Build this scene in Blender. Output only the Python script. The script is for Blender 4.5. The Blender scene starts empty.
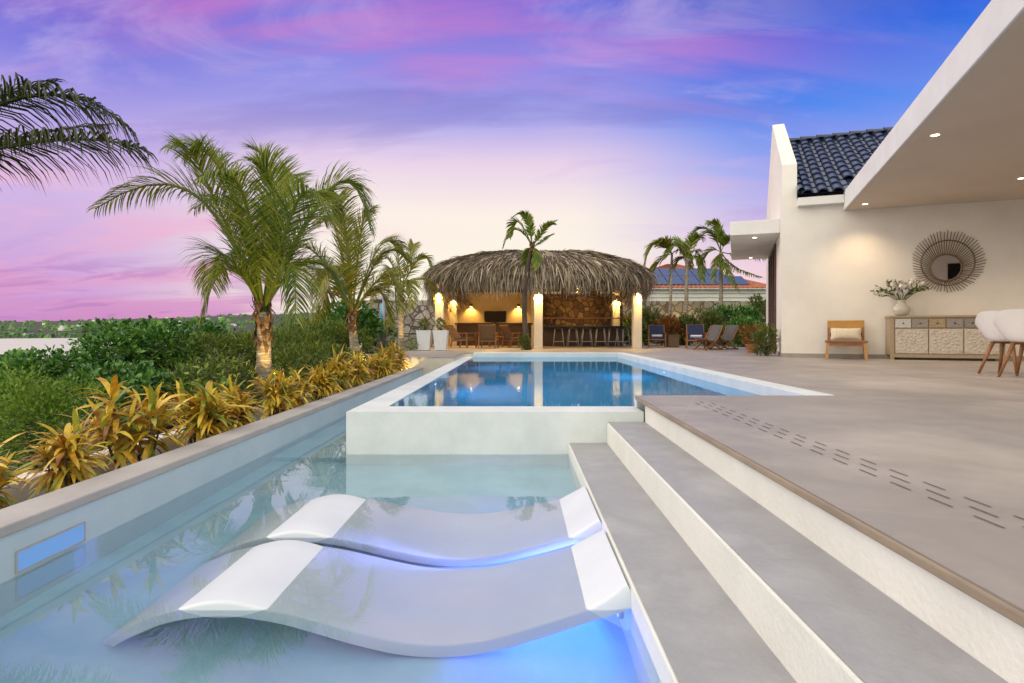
import bpy, math, random
from mathutils import Vector, Matrix, noise

R = math.radians
scene = bpy.context.scene
COL = scene.collection
PI = math.pi

# ------------------------------------------------------------------ camera
F, PX, PY, HC = 569.0, 518.0, 331.0, 0.6      # focal length in pixels, vanishing point, eye height above the deck
cam_data = bpy.data.cameras.new("camera")
cam_data.sensor_width = 36.0
cam_data.lens = 36.0 * F / 1024.0
cam_data.shift_x = (512.0 - PX) / 1024.0
cam_data.shift_y = (PY - 341.5) / 1024.0
cam_data.clip_start = 0.05
cam_data.clip_end = 20000.0
cam = bpy.data.objects.new("camera", cam_data)
cam.location = (0, 0, HC)
cam.rotation_euler = (R(90), 0, 0)
COL.objects.link(cam)
scene.camera = cam


def C(r, g, b):
    def l(c):
        c /= 255.0
        return c / 12.92 if c <= 0.04045 else ((c + 0.055) / 1.055) ** 2.4
    return (l(r), l(g), l(b), 1.0)


# ------------------------------------------------------------------ sky
SUN_EL, SUN_AZ = 30.0, 272.0      # soft afterglow from behind left; azimuth clockwise from +Y
world = bpy.data.worlds.new("World")
scene.world = world
world.use_nodes = True
wt = world.node_tree
wt.nodes.clear()


def wn(kind, **kw):
    n = wt.nodes.new(kind)
    for k, v in kw.items():
        setattr(n, k, v)
    return n


def wl(a, b):
    wt.links.new(a, b)


def wmath(op, a, b=None, c=None, clamp=False):
    n = wn('ShaderNodeMath', operation=op)
    n.use_clamp = clamp
    for i, v in enumerate((a, b, c)):
        if v is None:
            continue
        if isinstance(v, (int, float)):
            n.inputs[i].default_value = v
        else:
            wl(v, n.inputs[i])
    return n.outputs[0]


def wstep(v, lo, hi):
    n = wn('ShaderNodeMapRange', interpolation_type='SMOOTHSTEP')
    wl(v, n.inputs[0])
    n.inputs[1].default_value, n.inputs[2].default_value = lo, hi
    n.inputs[3].default_value, n.inputs[4].default_value = 0.0, 1.0
    return n.outputs[0]


def wramp(v, stops):
    n = wn('ShaderNodeValToRGB')
    e = n.color_ramp.elements
    while len(e) < len(stops):
        e.new(0.5)
    for el, (p, c) in zip(e, stops):
        el.position, el.color = p, c
    wl(v, n.inputs[0])
    return n.outputs[0]


def wmix(f, a, b, mode='MIX'):
    n = wn('ShaderNodeMix', data_type='RGBA', blend_type=mode)
    for s, v in ((n.inputs[0], f), (n.inputs[6], a), (n.inputs[7], b)):
        if isinstance(v, (int, float)):
            s.default_value = v
        elif isinstance(v, tuple):
            s.default_value = v
        else:
            wl(v, s)
    return n.outputs[2]


tc = wn('ShaderNodeTexCoord')
sep = wn('ShaderNodeSeparateXYZ')
wl(tc.outputs['Generated'], sep.inputs[0])
sx, sy, sz = sep.outputs
el = wmath('MAXIMUM', sz, 0.0)
az = wmath('ARCTAN2', sx, sy)                       # 0 ahead, + right

left = wramp(el, [(0.0, C(188, 132, 198)), (0.05, C(204, 148, 212)), (0.12, C(206, 170, 222)), (0.20, C(212, 180, 226)), (0.28, C(176, 160, 230)),
                  (0.36, C(126, 122, 222)), (0.45, C(96, 88, 204)), (0.58, C(170, 170, 220)), (0.75, (1.2, 1.18, 1.1, 1))])
mid = wramp(el, [(0.0, C(255, 244, 216)), (0.10, C(255, 247, 228)), (0.20, C(255, 241, 230)), (0.285, C(234, 210, 234)), (0.34, C(178, 172, 236)),
                 (0.42, C(134, 140, 232)), (0.50, C(104, 110, 220)), (0.6, C(170, 180, 225)), (0.75, (1.2, 1.18, 1.1, 1))])
right = wramp(el, [(0.0, C(246, 216, 214)), (0.10, C(241, 206, 222)), (0.18, C(206, 186, 232)), (0.25, C(150, 166, 240)), (0.33, C(82, 138, 240)),
                   (0.42, C(30, 98, 222)), (0.5, C(14, 70, 185)), (0.6, C(90, 130, 210)), (0.75, (1.2, 1.18, 1.1, 1))])  # top stops of all three ramps: unseen zenith, brightened to add neutral fill
azl = wstep(az, -0.72, -0.24)
azr = wstep(az, 0.06, 0.46)
base = wmix(azr, wmix(azl, left, mid), right)

# streaky cloud layer, projected on a flat ceiling so it runs to the horizon
den = wmath('ADD', sz, 0.16)
cx = wmath('DIVIDE', sx, den)
cy = wmath('DIVIDE', sy, den)
comb = wn('ShaderNodeCombineXYZ')
wl(cx, comb.inputs[0])
wl(cy, comb.inputs[1])
comb.inputs[2].default_value = 3.7
mp = wn('ShaderNodeMapping')
mp.inputs['Location'].default_value = (0.2, 2.1, 0)
mp.inputs['Rotation'].default_value = (0, 0, R(38))
mp.inputs['Scale'].default_value = (0.6, 1.35, 1.0)
wl(comb.outputs[0], mp.inputs[0])


def wnoise(vec, scale, detail, rough, dist):
    n = wn('ShaderNodeTexNoise')
    wl(vec, n.inputs['Vector'])
    n.inputs['Scale'].default_value = scale
    n.inputs['Detail'].default_value = detail
    n.inputs['Roughness'].default_value = rough
    n.inputs['Distortion'].default_value = dist
    return n.outputs[0]


n1 = wnoise(mp.outputs[0], 1.05, 6, 0.55, 0.7)
n2 = wnoise(mp.outputs[0], 2.3, 7, 0.6, 0.9)
mp2 = wn('ShaderNodeMapping')
mp2.inputs['Location'].default_value = (4.3, 1.2, 0)
mp2.inputs['Rotation'].default_value = (0, 0, R(12))
mp2.inputs['Scale'].default_value = (0.5, 1.2, 1.0)
wl(comb.outputs[0], mp2.inputs[0])
n3 = wnoise(mp2.outputs[0], 1.4, 6, 0.55, 0.5)
pink = wramp(el, [(0.0, C(236, 168, 200)), (0.15, C(248, 198, 218)), (0.3, C(232, 176, 220)), (0.4, C(212, 140, 214)), (0.5, C(220, 124, 200))])
violet = wramp(el, [(0.0, C(150, 96, 176)), (0.2, C(150, 126, 204)), (0.4, C(84, 74, 176)), (0.6, C(50, 60, 160))])
rightfade = wmath('SUBTRACT', 1.0, wmath('MULTIPLY', wstep(az, 0.22, 0.62), 0.85))
m1 = wmath('MULTIPLY', wmath('MULTIPLY', wstep(n1, 0.50, 0.70), rightfade), 0.55)
m2 = wmath('MULTIPLY', wmath('MULTIPLY', wstep(n3, 0.50, 0.68), rightfade), 0.35)
m3 = wmath('MULTIPLY', wmath('MULTIPLY', wstep(n2, 0.48, 0.66), wmath('MULTIPLY', wstep(el, 0.02, 0.3), rightfade)), 0.5)
glow_gate = wmath('SUBTRACT', 1.0, wmath('MULTIPLY', wmath('MULTIPLY', wstep(az, -0.52, -0.28), wstep(wmath('MULTIPLY', az, -1.0), -0.34, -0.10)),
                                         wstep(wmath('MULTIPLY', el, -1.0), -0.33, -0.22)))
skyc = wmix(wmath('MULTIPLY', m2, glow_gate), base, violet)
skyc = wmix(wmath('MULTIPLY', m1, wmath('ADD', 0.15, wmath('MULTIPLY', glow_gate, 0.85))), skyc, pink)
skyc = wmix(wmath('MULTIPLY', m3, glow_gate), skyc, C(204, 182, 234))
# pink bands low on the left and high up
negaz = wmath('MULTIPLY', az, -1.0)
lowl = wmath('MULTIPLY', wmath('MULTIPLY', wstep(negaz, 0.12, 0.5), wstep(wmath('MULTIPLY', el, -1.0), -0.27, -0.17)), wstep(n3, 0.44, 0.60))
skyc = wmix(wmath('MULTIPLY', lowl, 0.75), skyc, wramp(el, [(0.0, C(206, 130, 194)), (0.1, C(236, 172, 208)), (0.22, C(244, 194, 218))]))
lowv = wmath('MULTIPLY', wmath('MULTIPLY', wstep(negaz, 0.2, 0.6), wstep(wmath('MULTIPLY', el, -1.0), -0.16, -0.05)), wstep(n2, 0.46, 0.62))
skyc = wmix(wmath('MULTIPLY', lowv, 0.55), skyc, C(172, 112, 188))
topl = wmath('MULTIPLY', wmath('MULTIPLY', wstep(negaz, -0.12, 0.25), wstep(el, 0.36, 0.45)), wstep(n1, 0.40, 0.58))
skyc = wmix(wmath('MULTIPLY', topl, 0.5), skyc, C(216, 124, 200))
# half of the sky behind the photographer, unseen, brightened as added fill light
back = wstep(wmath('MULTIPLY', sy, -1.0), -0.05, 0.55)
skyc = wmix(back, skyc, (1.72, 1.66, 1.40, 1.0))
nish = wn('ShaderNodeTexSky', sky_type='NISHITA')
nish.sun_disc = False
nish.sun_elevation = R(SUN_EL)
nish.sun_rotation = R(SUN_AZ)
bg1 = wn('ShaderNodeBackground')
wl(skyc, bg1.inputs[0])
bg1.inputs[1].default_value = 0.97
bg2 = wn('ShaderNodeBackground')
wl(nish.outputs[0], bg2.inputs[0])
bg2.inputs[1].default_value = 0.006
addw = wn('ShaderNodeAddShader')
wl(bg1.outputs[0], addw.inputs[0])
wl(bg2.outputs[0], addw.inputs[1])
wo = wn('ShaderNodeOutputWorld')
wl(addw.outputs[0], wo.inputs[0])

# ------------------------------------------------------------------ sun (broad afterglow) and exposure
sd = bpy.data.lights.new("sun", 'SUN')
sd.energy = 1.5
sd.angle = R(50)
sd.color = (1.0, 0.89, 0.73)
sun = bpy.data.objects.new("sun", sd)
a, e = R(SUN_AZ), R(SUN_EL)
to_sun = Vector((math.sin(a) * math.cos(e), math.cos(a) * math.cos(e), math.sin(e)))
sun.rotation_euler = (-to_sun).to_track_quat('-Z', 'Y').to_euler()
sun.location = to_sun * 40
COL.objects.link(sun)
vs = scene.view_settings
vs.view_transform = 'Standard'
vs.look = 'None'
vs.exposure = 0.0
vs.gamma = 1.0
vs.use_curve_mapping = False
scene.render.engine = 'CYCLES'
scene.cycles.max_bounces = 10
scene.cycles.transparent_max_bounces = 12
scene.cycles.transmission_bounces = 8
scene.cycles.sample_clamp_indirect = 6.0
scene.cycles.use_denoising = True


# ------------------------------------------------------------------ mesh helpers
def at(px, py, Y):
    """World point seen at that pixel, Y metres ahead."""
    return Vector(((px - PX) / F * Y, Y, HC - (py - PY) / F * Y))


class MB:
    def __init__(s):
        s.v, s.f, s.mi, s.m = [], [], [], 0

    def add(s, verts, faces):
        o = len(s.v)
        s.v.extend([tuple(p) for p in verts])
        for f in faces:
            s.f.append([i + o for i in f])
            s.mi.append(s.m)

    def box(s, x0, x1, y0, y1, z0, z1):
        s.add([(x0, y0, z0), (x1, y0, z0), (x1, y1, z0), (x0, y1, z0), (x0, y0, z1), (x1, y0, z1), (x1, y1, z1), (x0, y1, z1)],
              [(3, 2, 1, 0), (4, 5, 6, 7), (0, 1, 5, 4), (1, 2, 6, 5), (2, 3, 7, 6), (3, 0, 4, 7)])

    def bar(s, p, q, w, h, up=(0, 0, 1)):
        p, q = Vector(p), Vector(q)
        d = (q - p).normalized()
        u = Vector(up)
        if abs(d.dot(u)) > 0.97:
            u = Vector((0, 1, 0))
        sd_ = d.cross(u).normalized() * (w / 2)
        n = sd_.cross(d).normalized() * (h / 2)
        vs_ = [p - sd_ - n, p + sd_ - n, p + sd_ + n, p - sd_ + n, q - sd_ - n, q + sd_ - n, q + sd_ + n, q - sd_ + n]
        s.add(vs_, [(3, 2, 1, 0), (4, 5, 6, 7), (0, 1, 5, 4), (1, 2, 6, 5), (2, 3, 7, 6), (3, 0, 4, 7)])

    def tube(s, pts, rad, n=8, cap=True):
        pts = [Vector(p) for p in pts]
        if not isinstance(rad, (list, tuple)):
            rad = [rad] * len(pts)
        prev = None
        vs_ = []
        for i, p in enumerate(pts):
            t = (pts[min(i + 1, len(pts) - 1)] - pts[max(i - 1, 0)])
            t = t.normalized() if t.length > 1e-9 else Vector((0, 0, 1))
            ref = prev if prev is not None else (Vector((0, 1, 0)) if abs(t.z) > 0.7 else Vector((0, 0, 1)))
            x = (ref - t * ref.dot(t)).normalized()
            y = t.cross(x)
            prev = x
            for k in range(n):
                a_ = 2 * PI * k / n
                vs_.append(p + (x * math.cos(a_) + y * math.sin(a_)) * rad[i])
        fs = []
        for i in range(len(pts) - 1):
            for k in range(n):
                k2 = (k + 1) % n
                fs.append((i * n + k, i * n + k2, (i + 1) * n + k2, (i + 1) * n + k))
        if cap:
            fs.append(tuple(range(n))[::-1])
            fs.append(tuple(range((len(pts) - 1) * n, len(pts) * n)))
        s.add(vs_, fs)

    def lathe(s, prof, n=20, c=(0, 0, 0), cap=True):
        vs_, fs = [], []
        for (r, z) in prof:
            for k in range(n):
                a_ = 2 * PI * k / n
                vs_.append((c[0] + r * math.cos(a_), c[1] + r * math.sin(a_), c[2] + z))
        for i in range(len(prof) - 1):
            for k in range(n):
                k2 = (k + 1) % n
                fs.append((i * n + k, i * n + k2, (i + 1) * n + k2, (i + 1) * n + k))
        if cap:
            fs.append(tuple(range(n))[::-1])
            fs.append(tuple(range((len(prof) - 1) * n, len(prof) * n)))
        s.add(vs_, fs)

    def prism(s, poly, lo, hi, axis):
        """Extrude a 2-D polygon along axis (0=x,1=y,2=z)."""
        n = len(poly)

        def mk(u, v, w):
            return {0: (w, u, v), 1: (u, w, v), 2: (u, v, w)}[axis]
        vs_ = [mk(u, v, lo) for u, v in poly] + [mk(u, v, hi) for u, v in poly]
        s.add(vs_, [tuple(range(n))[::-1], tuple(range(n, 2 * n))] + [(i, (i + 1) % n, n + (i + 1) % n, n + i) for i in range(n)])

    def grid(s, rows):
        nr, nc = len(rows), len(rows[0])
        s.add([p for r in rows for p in r],
              [(i * nc + j, i * nc + j + 1, (i + 1) * nc + j + 1, (i + 1) * nc + j) for i in range(nr - 1) for j in range(nc - 1)])

    def blade(s, pts, w, side):
        """Tapered leaf strip along pts; w list of half widths (0 = point)."""
        vs_, fs, prev = [], [], None
        for p, ww in zip(pts, w):
            if ww <= 0:
                vs_.append(p)
                cur = (len(vs_) - 1,)
            else:
                vs_ += [p - side * ww, p + side * ww]
                cur = (len(vs_) - 2, len(vs_) - 1)
            if prev is not None:
                if len(prev) == 2 and len(cur) == 2:
                    fs.append((prev[0], prev[1], cur[1], cur[0]))
                elif len(prev) == 2:
                    fs.append((prev[0], prev[1], cur[0]))
                elif len(cur) == 2:
                    fs.append((prev[0], cur[1], cur[0]))
            prev = cur
        s.add(vs_, fs)

    def build(s, name, mats, parent=None, smooth=False, bevel=0.0, world=False, loc=None, seg=2):
        me = bpy.data.meshes.new(name)
        me.from_pydata(s.v, [], s.f)
        if not isinstance(mats, (list, tuple)):
            mats = [mats]
        for m_ in mats:
            me.materials.append(m_)
        if len(mats) > 1:
            me.polygons.foreach_set('material_index', s.mi)
        if smooth:
            me.polygons.foreach_set('use_smooth', [True] * len(me.polygons))
        me.update()
        o = bpy.data.objects.new(name, me)
        COL.objects.link(o)
        if parent is not None:
            o.parent = parent
            if world:
                o.location = -parent.location
        if loc is not None:
            o.location = loc
        if bevel:
            b = o.modifiers.new("bevel", 'BEVEL')
            b.width, b.segments, b.limit_method, b.angle_limit = bevel, seg, 'ANGLE', R(40)
            if smooth:
                b.harden_normals = False
        return o


def tag(o, label, cat, group=None, kind=None):
    o['label'] = label
    o['category'] = cat
    if group:
        o['group'] = group
    if kind:
        o['kind'] = kind
    return o


def struct(o, kind='structure'):
    o['kind'] = kind
    return o


def thing(name, label, cat, loc=(0, 0, 0), rz=0.0, group=None):
    o = bpy.data.objects.new(name, None)
    o.empty_display_size = 0.2
    COL.objects.link(o)
    o.location = loc
    o.rotation_euler = (0, 0, rz)
    return tag(o, label, cat, group)


def dup(root, loc, rz=None, label=None, scale=None):
    r = root.copy()
    COL.objects.link(r)
    r.location = loc
    if rz is not None:
        r.rotation_euler = (0, 0, rz)
    if label:
        r['label'] = label
    if scale is not None:
        r.scale = (scale,) * 3 if isinstance(scale, (int, float)) else scale

    def kids(src, dst):
        for ch in list(src.children):
            c_ = ch.copy()
            COL.objects.link(c_)
            c_.parent = dst
            kids(ch, c_)
    kids(root, r)
    return r


def lamp(name, loc, energy, color, target=None, size=70, blend=0.6, radius=0.03, parent=None):
    d = bpy.data.lights.new(name, 'SPOT' if target is not None else 'POINT')
    d.energy, d.color, d.shadow_soft_size = energy, color, radius
    o = bpy.data.objects.new(name, d)
    COL.objects.link(o)
    o.location = loc
    if target is not None:
        d.spot_size, d.spot_blend = R(size), blend
        o.rotation_euler = (Vector(target) - Vector(loc)).to_track_quat('-Z', 'Y').to_euler()
    return o


# ------------------------------------------------------------------ materials
def mat(name, cols, rough=0.6, scale=4.0, detail=5.0, bump=0.0, bscale=None, metal=0.0, spec=0.5, island=False, stretch=(1, 1, 1),
        coord='Position', lo=0.35, hi=0.65, trans=0.0, noise_mix=0.25, coat=0.0, emit=None):
    m = bpy.data.materials.new(name)
    m.use_nodes = True
    t = m.node_tree
    nd, lk = t.nodes, t.links
    p = nd['Principled BSDF']
    out = nd['Material Output']
    p.inputs['Roughness'].default_value = rough
    p.inputs['Metallic'].default_value = metal
    p.inputs['Specular IOR Level'].default_value = spec
    p.inputs['Coat Weight'].default_value = coat
    if isinstance(cols, tuple):
        cols = [cols, tuple(c * 0.88 for c in cols[:3]) + (1,)]
    if coord == 'Position':
        vec = nd.new('ShaderNodeNewGeometry').outputs['Position']
    else:
        vec = nd.new('ShaderNodeTexCoord').outputs[coord]
    mp_ = nd.new('ShaderNodeMapping')
    mp_.inputs['Scale'].default_value = stretch
    lk.new(vec, mp_.inputs[0])
    nz = nd.new('ShaderNodeTexNoise')
    nz.inputs['Scale'].default_value = scale
    nz.inputs['Detail'].default_value = detail
    nz.inputs['Roughness'].default_value = 0.6
    lk.new(mp_.outputs[0], nz.inputs['Vector'])
    cr = nd.new('ShaderNodeValToRGB')
    e_ = cr.color_ramp.elements
    while len(e_) < len(cols):
        e_.new(0.5)
    if island:
        gi = nd.new('ShaderNodeNewGeometry')
        add = nd.new('ShaderNodeMath')
        add.operation = 'MULTIPLY_ADD'
        sub = nd.new('ShaderNodeMath')
        sub.operation = 'SUBTRACT'
        lk.new(nz.outputs[0], sub.inputs[0])
        sub.inputs[1].default_value = 0.5
        lk.new(sub.outputs[0], add.inputs[0])
        add.inputs[1].default_value = noise_mix * 4
        lk.new(gi.outputs['Random Per Island'], add.inputs[2])
        fac = add.outputs[0]
        lo, hi = 0.0, 1.0
    else:
        fac = nz.outputs[0]
    for i, (el_, c) in enumerate(zip(e_, cols)):
        el_.position = lo + (hi - lo) * i / max(1, len(cols) - 1)
        el_.color = c
    lk.new(fac, cr.inputs[0])
    lk.new(cr.outputs[0], p.inputs['Base Color'])
    if bump:
        n2_ = nd.new('ShaderNodeTexNoise')
        n2_.inputs['Scale'].default_value = bscale or scale * 6
        n2_.inputs['Detail'].default_value = 6
        lk.new(mp_.outputs[0], n2_.inputs['Vector'])
        b = nd.new('ShaderNodeBump')
        b.inputs['Strength'].default_value = bump
        b.inputs['Distance'].default_value = 0.02
        lk.new(n2_.outputs[0], b.inputs['Height'])
        lk.new(b.outputs[0], p.inputs['Normal'])
    if trans:
        tr = nd.new('ShaderNodeBsdfTranslucent')
        lk.new(cr.outputs[0], tr.inputs[0])
        mx = nd.new('ShaderNodeMixShader')
        mx.inputs[0].default_value = trans
        lk.new(p.outputs[0], mx.inputs[1])
        lk.new(tr.outputs[0], mx.inputs[2])
        lk.new(mx.outputs[0], out.inputs[0])
    if emit:
        p.inputs['Emission Color'].default_value = emit[0]
        p.inputs['Emission Strength'].default_value = emit[1]
    return m


def stone_mat(name, cols, mortar, scale, stretch=(1, 1, 1), rand=1.0, gap=0.05):
    m = bpy.data.materials.new(name)
    m.use_nodes = True
    nd, lk = m.node_tree.nodes, m.node_tree.links
    p = nd['Principled BSDF']
    p.inputs['Roughness'].default_value = 0.85
    g = nd.new('ShaderNodeNewGeometry')
    mp_ = nd.new('ShaderNodeMapping')
    mp_.inputs['Scale'].default_value = stretch
    lk.new(g.outputs['Position'], mp_.inputs[0])
    nz = nd.new('ShaderNodeTexNoise')
    nz.inputs['Scale'].default_value = 3.0
    lk.new(mp_.outputs[0], nz.inputs['Vector'])
    mxv = nd.new('ShaderNodeMix')
    mxv.data_type = 'RGBA'
    mxv.inputs[0].default_value = 0.06
    lk.new(mp_.outputs[0], mxv.inputs[6])
    lk.new(nz.outputs['Color'], mxv.inputs[7])
    v1 = nd.new('ShaderNodeTexVoronoi')
    v2 = nd.new('ShaderNodeTexVoronoi')
    v2.feature = 'DISTANCE_TO_EDGE'
    for v in (v1, v2):
        v.inputs['Scale'].default_value = scale
        v.inputs['Randomness'].default_value = rand
        lk.new(mxv.outputs[2], v.inputs['Vector'])
    sp = nd.new('ShaderNodeSeparateColor')
    lk.new(v1.outputs['Color'], sp.inputs[0])
    cr = nd.new('ShaderNodeValToRGB')
    e_ = cr.color_ramp.elements
    while len(e_) < len(cols):
        e_.new(0.5)
    for i, (el_, c) in enumerate(zip(e_, cols)):
        el_.position = i / max(1, len(cols) - 1)
        el_.color = c
    lk.new(sp.outputs[0], cr.inputs[0])
    n2_ = nd.new('ShaderNodeTexNoise')
    n2_.inputs['Scale'].default_value = 14
    n2_.inputs['Detail'].default_value = 6
    lk.new(g.outputs['Position'], n2_.inputs['Vector'])
    ov = nd.new('ShaderNodeMix')
    ov.data_type = 'RGBA'
    ov.blend_type = 'OVERLAY'
    ov.inputs[0].default_value = 0.5
    lk.new(cr.outputs[0], ov.inputs[6])
    lk.new(n2_.outputs[0], ov.inputs[7])
    edge = nd.new('ShaderNodeMapRange')
    edge.interpolation_type = 'SMOOTHSTEP'
    edge.inputs[1].default_value, edge.inputs[2].default_value = gap * 0.4, gap
    lk.new(v2.outputs[0], edge.inputs[0])
    mx = nd.new('ShaderNodeMix')
    mx.data_type = 'RGBA'
    lk.new(edge.outputs[0], mx.inputs[0])
    mx.inputs[6].default_value = mortar
    lk.new(ov.outputs[2], mx.inputs[7])
    lk.new(mx.outputs[2], p.inputs['Base Color'])
    h = nd.new('ShaderNodeMath')
    h.operation = 'MULTIPLY_ADD'
    lk.new(n2_.outputs[0], h.inputs[0])
    h.inputs[1].default_value = 0.3
    lk.new(edge.outputs[0], h.inputs[2])
    b = nd.new('ShaderNodeBump')
    b.inputs['Strength'].default_value = 0.8
    b.inputs['Distance'].default_value = 0.05
    lk.new(h.outputs[0], b.inputs['Height'])
    lk.new(b.outputs[0], p.inputs['Normal'])
    return m


def water_mat(name, tint, s1, b1, s2, b2, stretch=(1, 1, 1), ior=1.33, gloss=0.0):
    m = bpy.data.materials.new(name)
    m.use_nodes = True
    nd, lk = m.node_tree.nodes, m.node_tree.links
    nd.remove(nd['Principled BSDF'])
    g = nd.new('ShaderNodeBsdfGlass')
    g.inputs['Color'].default_value = tint
    g.inputs['Roughness'].default_value = 0.0
    g.inputs['IOR'].default_value = ior
    ge = nd.new('ShaderNodeNewGeometry')
    mp_ = nd.new('ShaderNodeMapping')
    mp_.inputs['Scale'].default_value = stretch
    lk.new(ge.outputs['Position'], mp_.inputs[0])
    prev = None
    for sc_, st in ((s1, b1), (s2, b2)):
        nz = nd.new('ShaderNodeTexNoise')
        nz.inputs['Scale'].default_value = sc_
        nz.inputs['Detail'].default_value = 2.5
        lk.new(mp_.outputs[0], nz.inputs['Vector'])
        b = nd.new('ShaderNodeBump')
        b.inputs['Strength'].default_value = st
        b.inputs['Distance'].default_value = 0.02
        lk.new(nz.outputs[0], b.inputs['Height'])
        if prev:
            lk.new(prev.outputs[0], b.inputs['Normal'])
        prev = b
    lk.new(prev.outputs[0], g.inputs['Normal'])
    gl = nd.new('ShaderNodeBsdfGlossy')
    gl.inputs['Roughness'].default_value = 0.01
    gl.inputs['Color'].default_value = (1, 1, 1, 1)
    lk.new(prev.outputs[0], gl.inputs['Normal'])
    mx = nd.new('ShaderNodeMixShader')
    mx.inputs[0].default_value = gloss
    lk.new(g.outputs[0], mx.inputs[1])
    lk.new(gl.outputs[0], mx.inputs[2])
    lk.new(mx.outputs[0], nd['Material Output'].inputs[0])
    return m


def glow(name, col, strength, base=(0.8, 0.8, 0.8, 1)):
    m = bpy.data.materials.new(name)
    m.use_nodes = True
    p = m.node_tree.nodes['Principled BSDF']
    p.inputs['Base Color'].default_value = base
    p.inputs['Emission Color'].default_value = col
    p.inputs['Emission Strength'].default_value = strength
    return m


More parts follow.
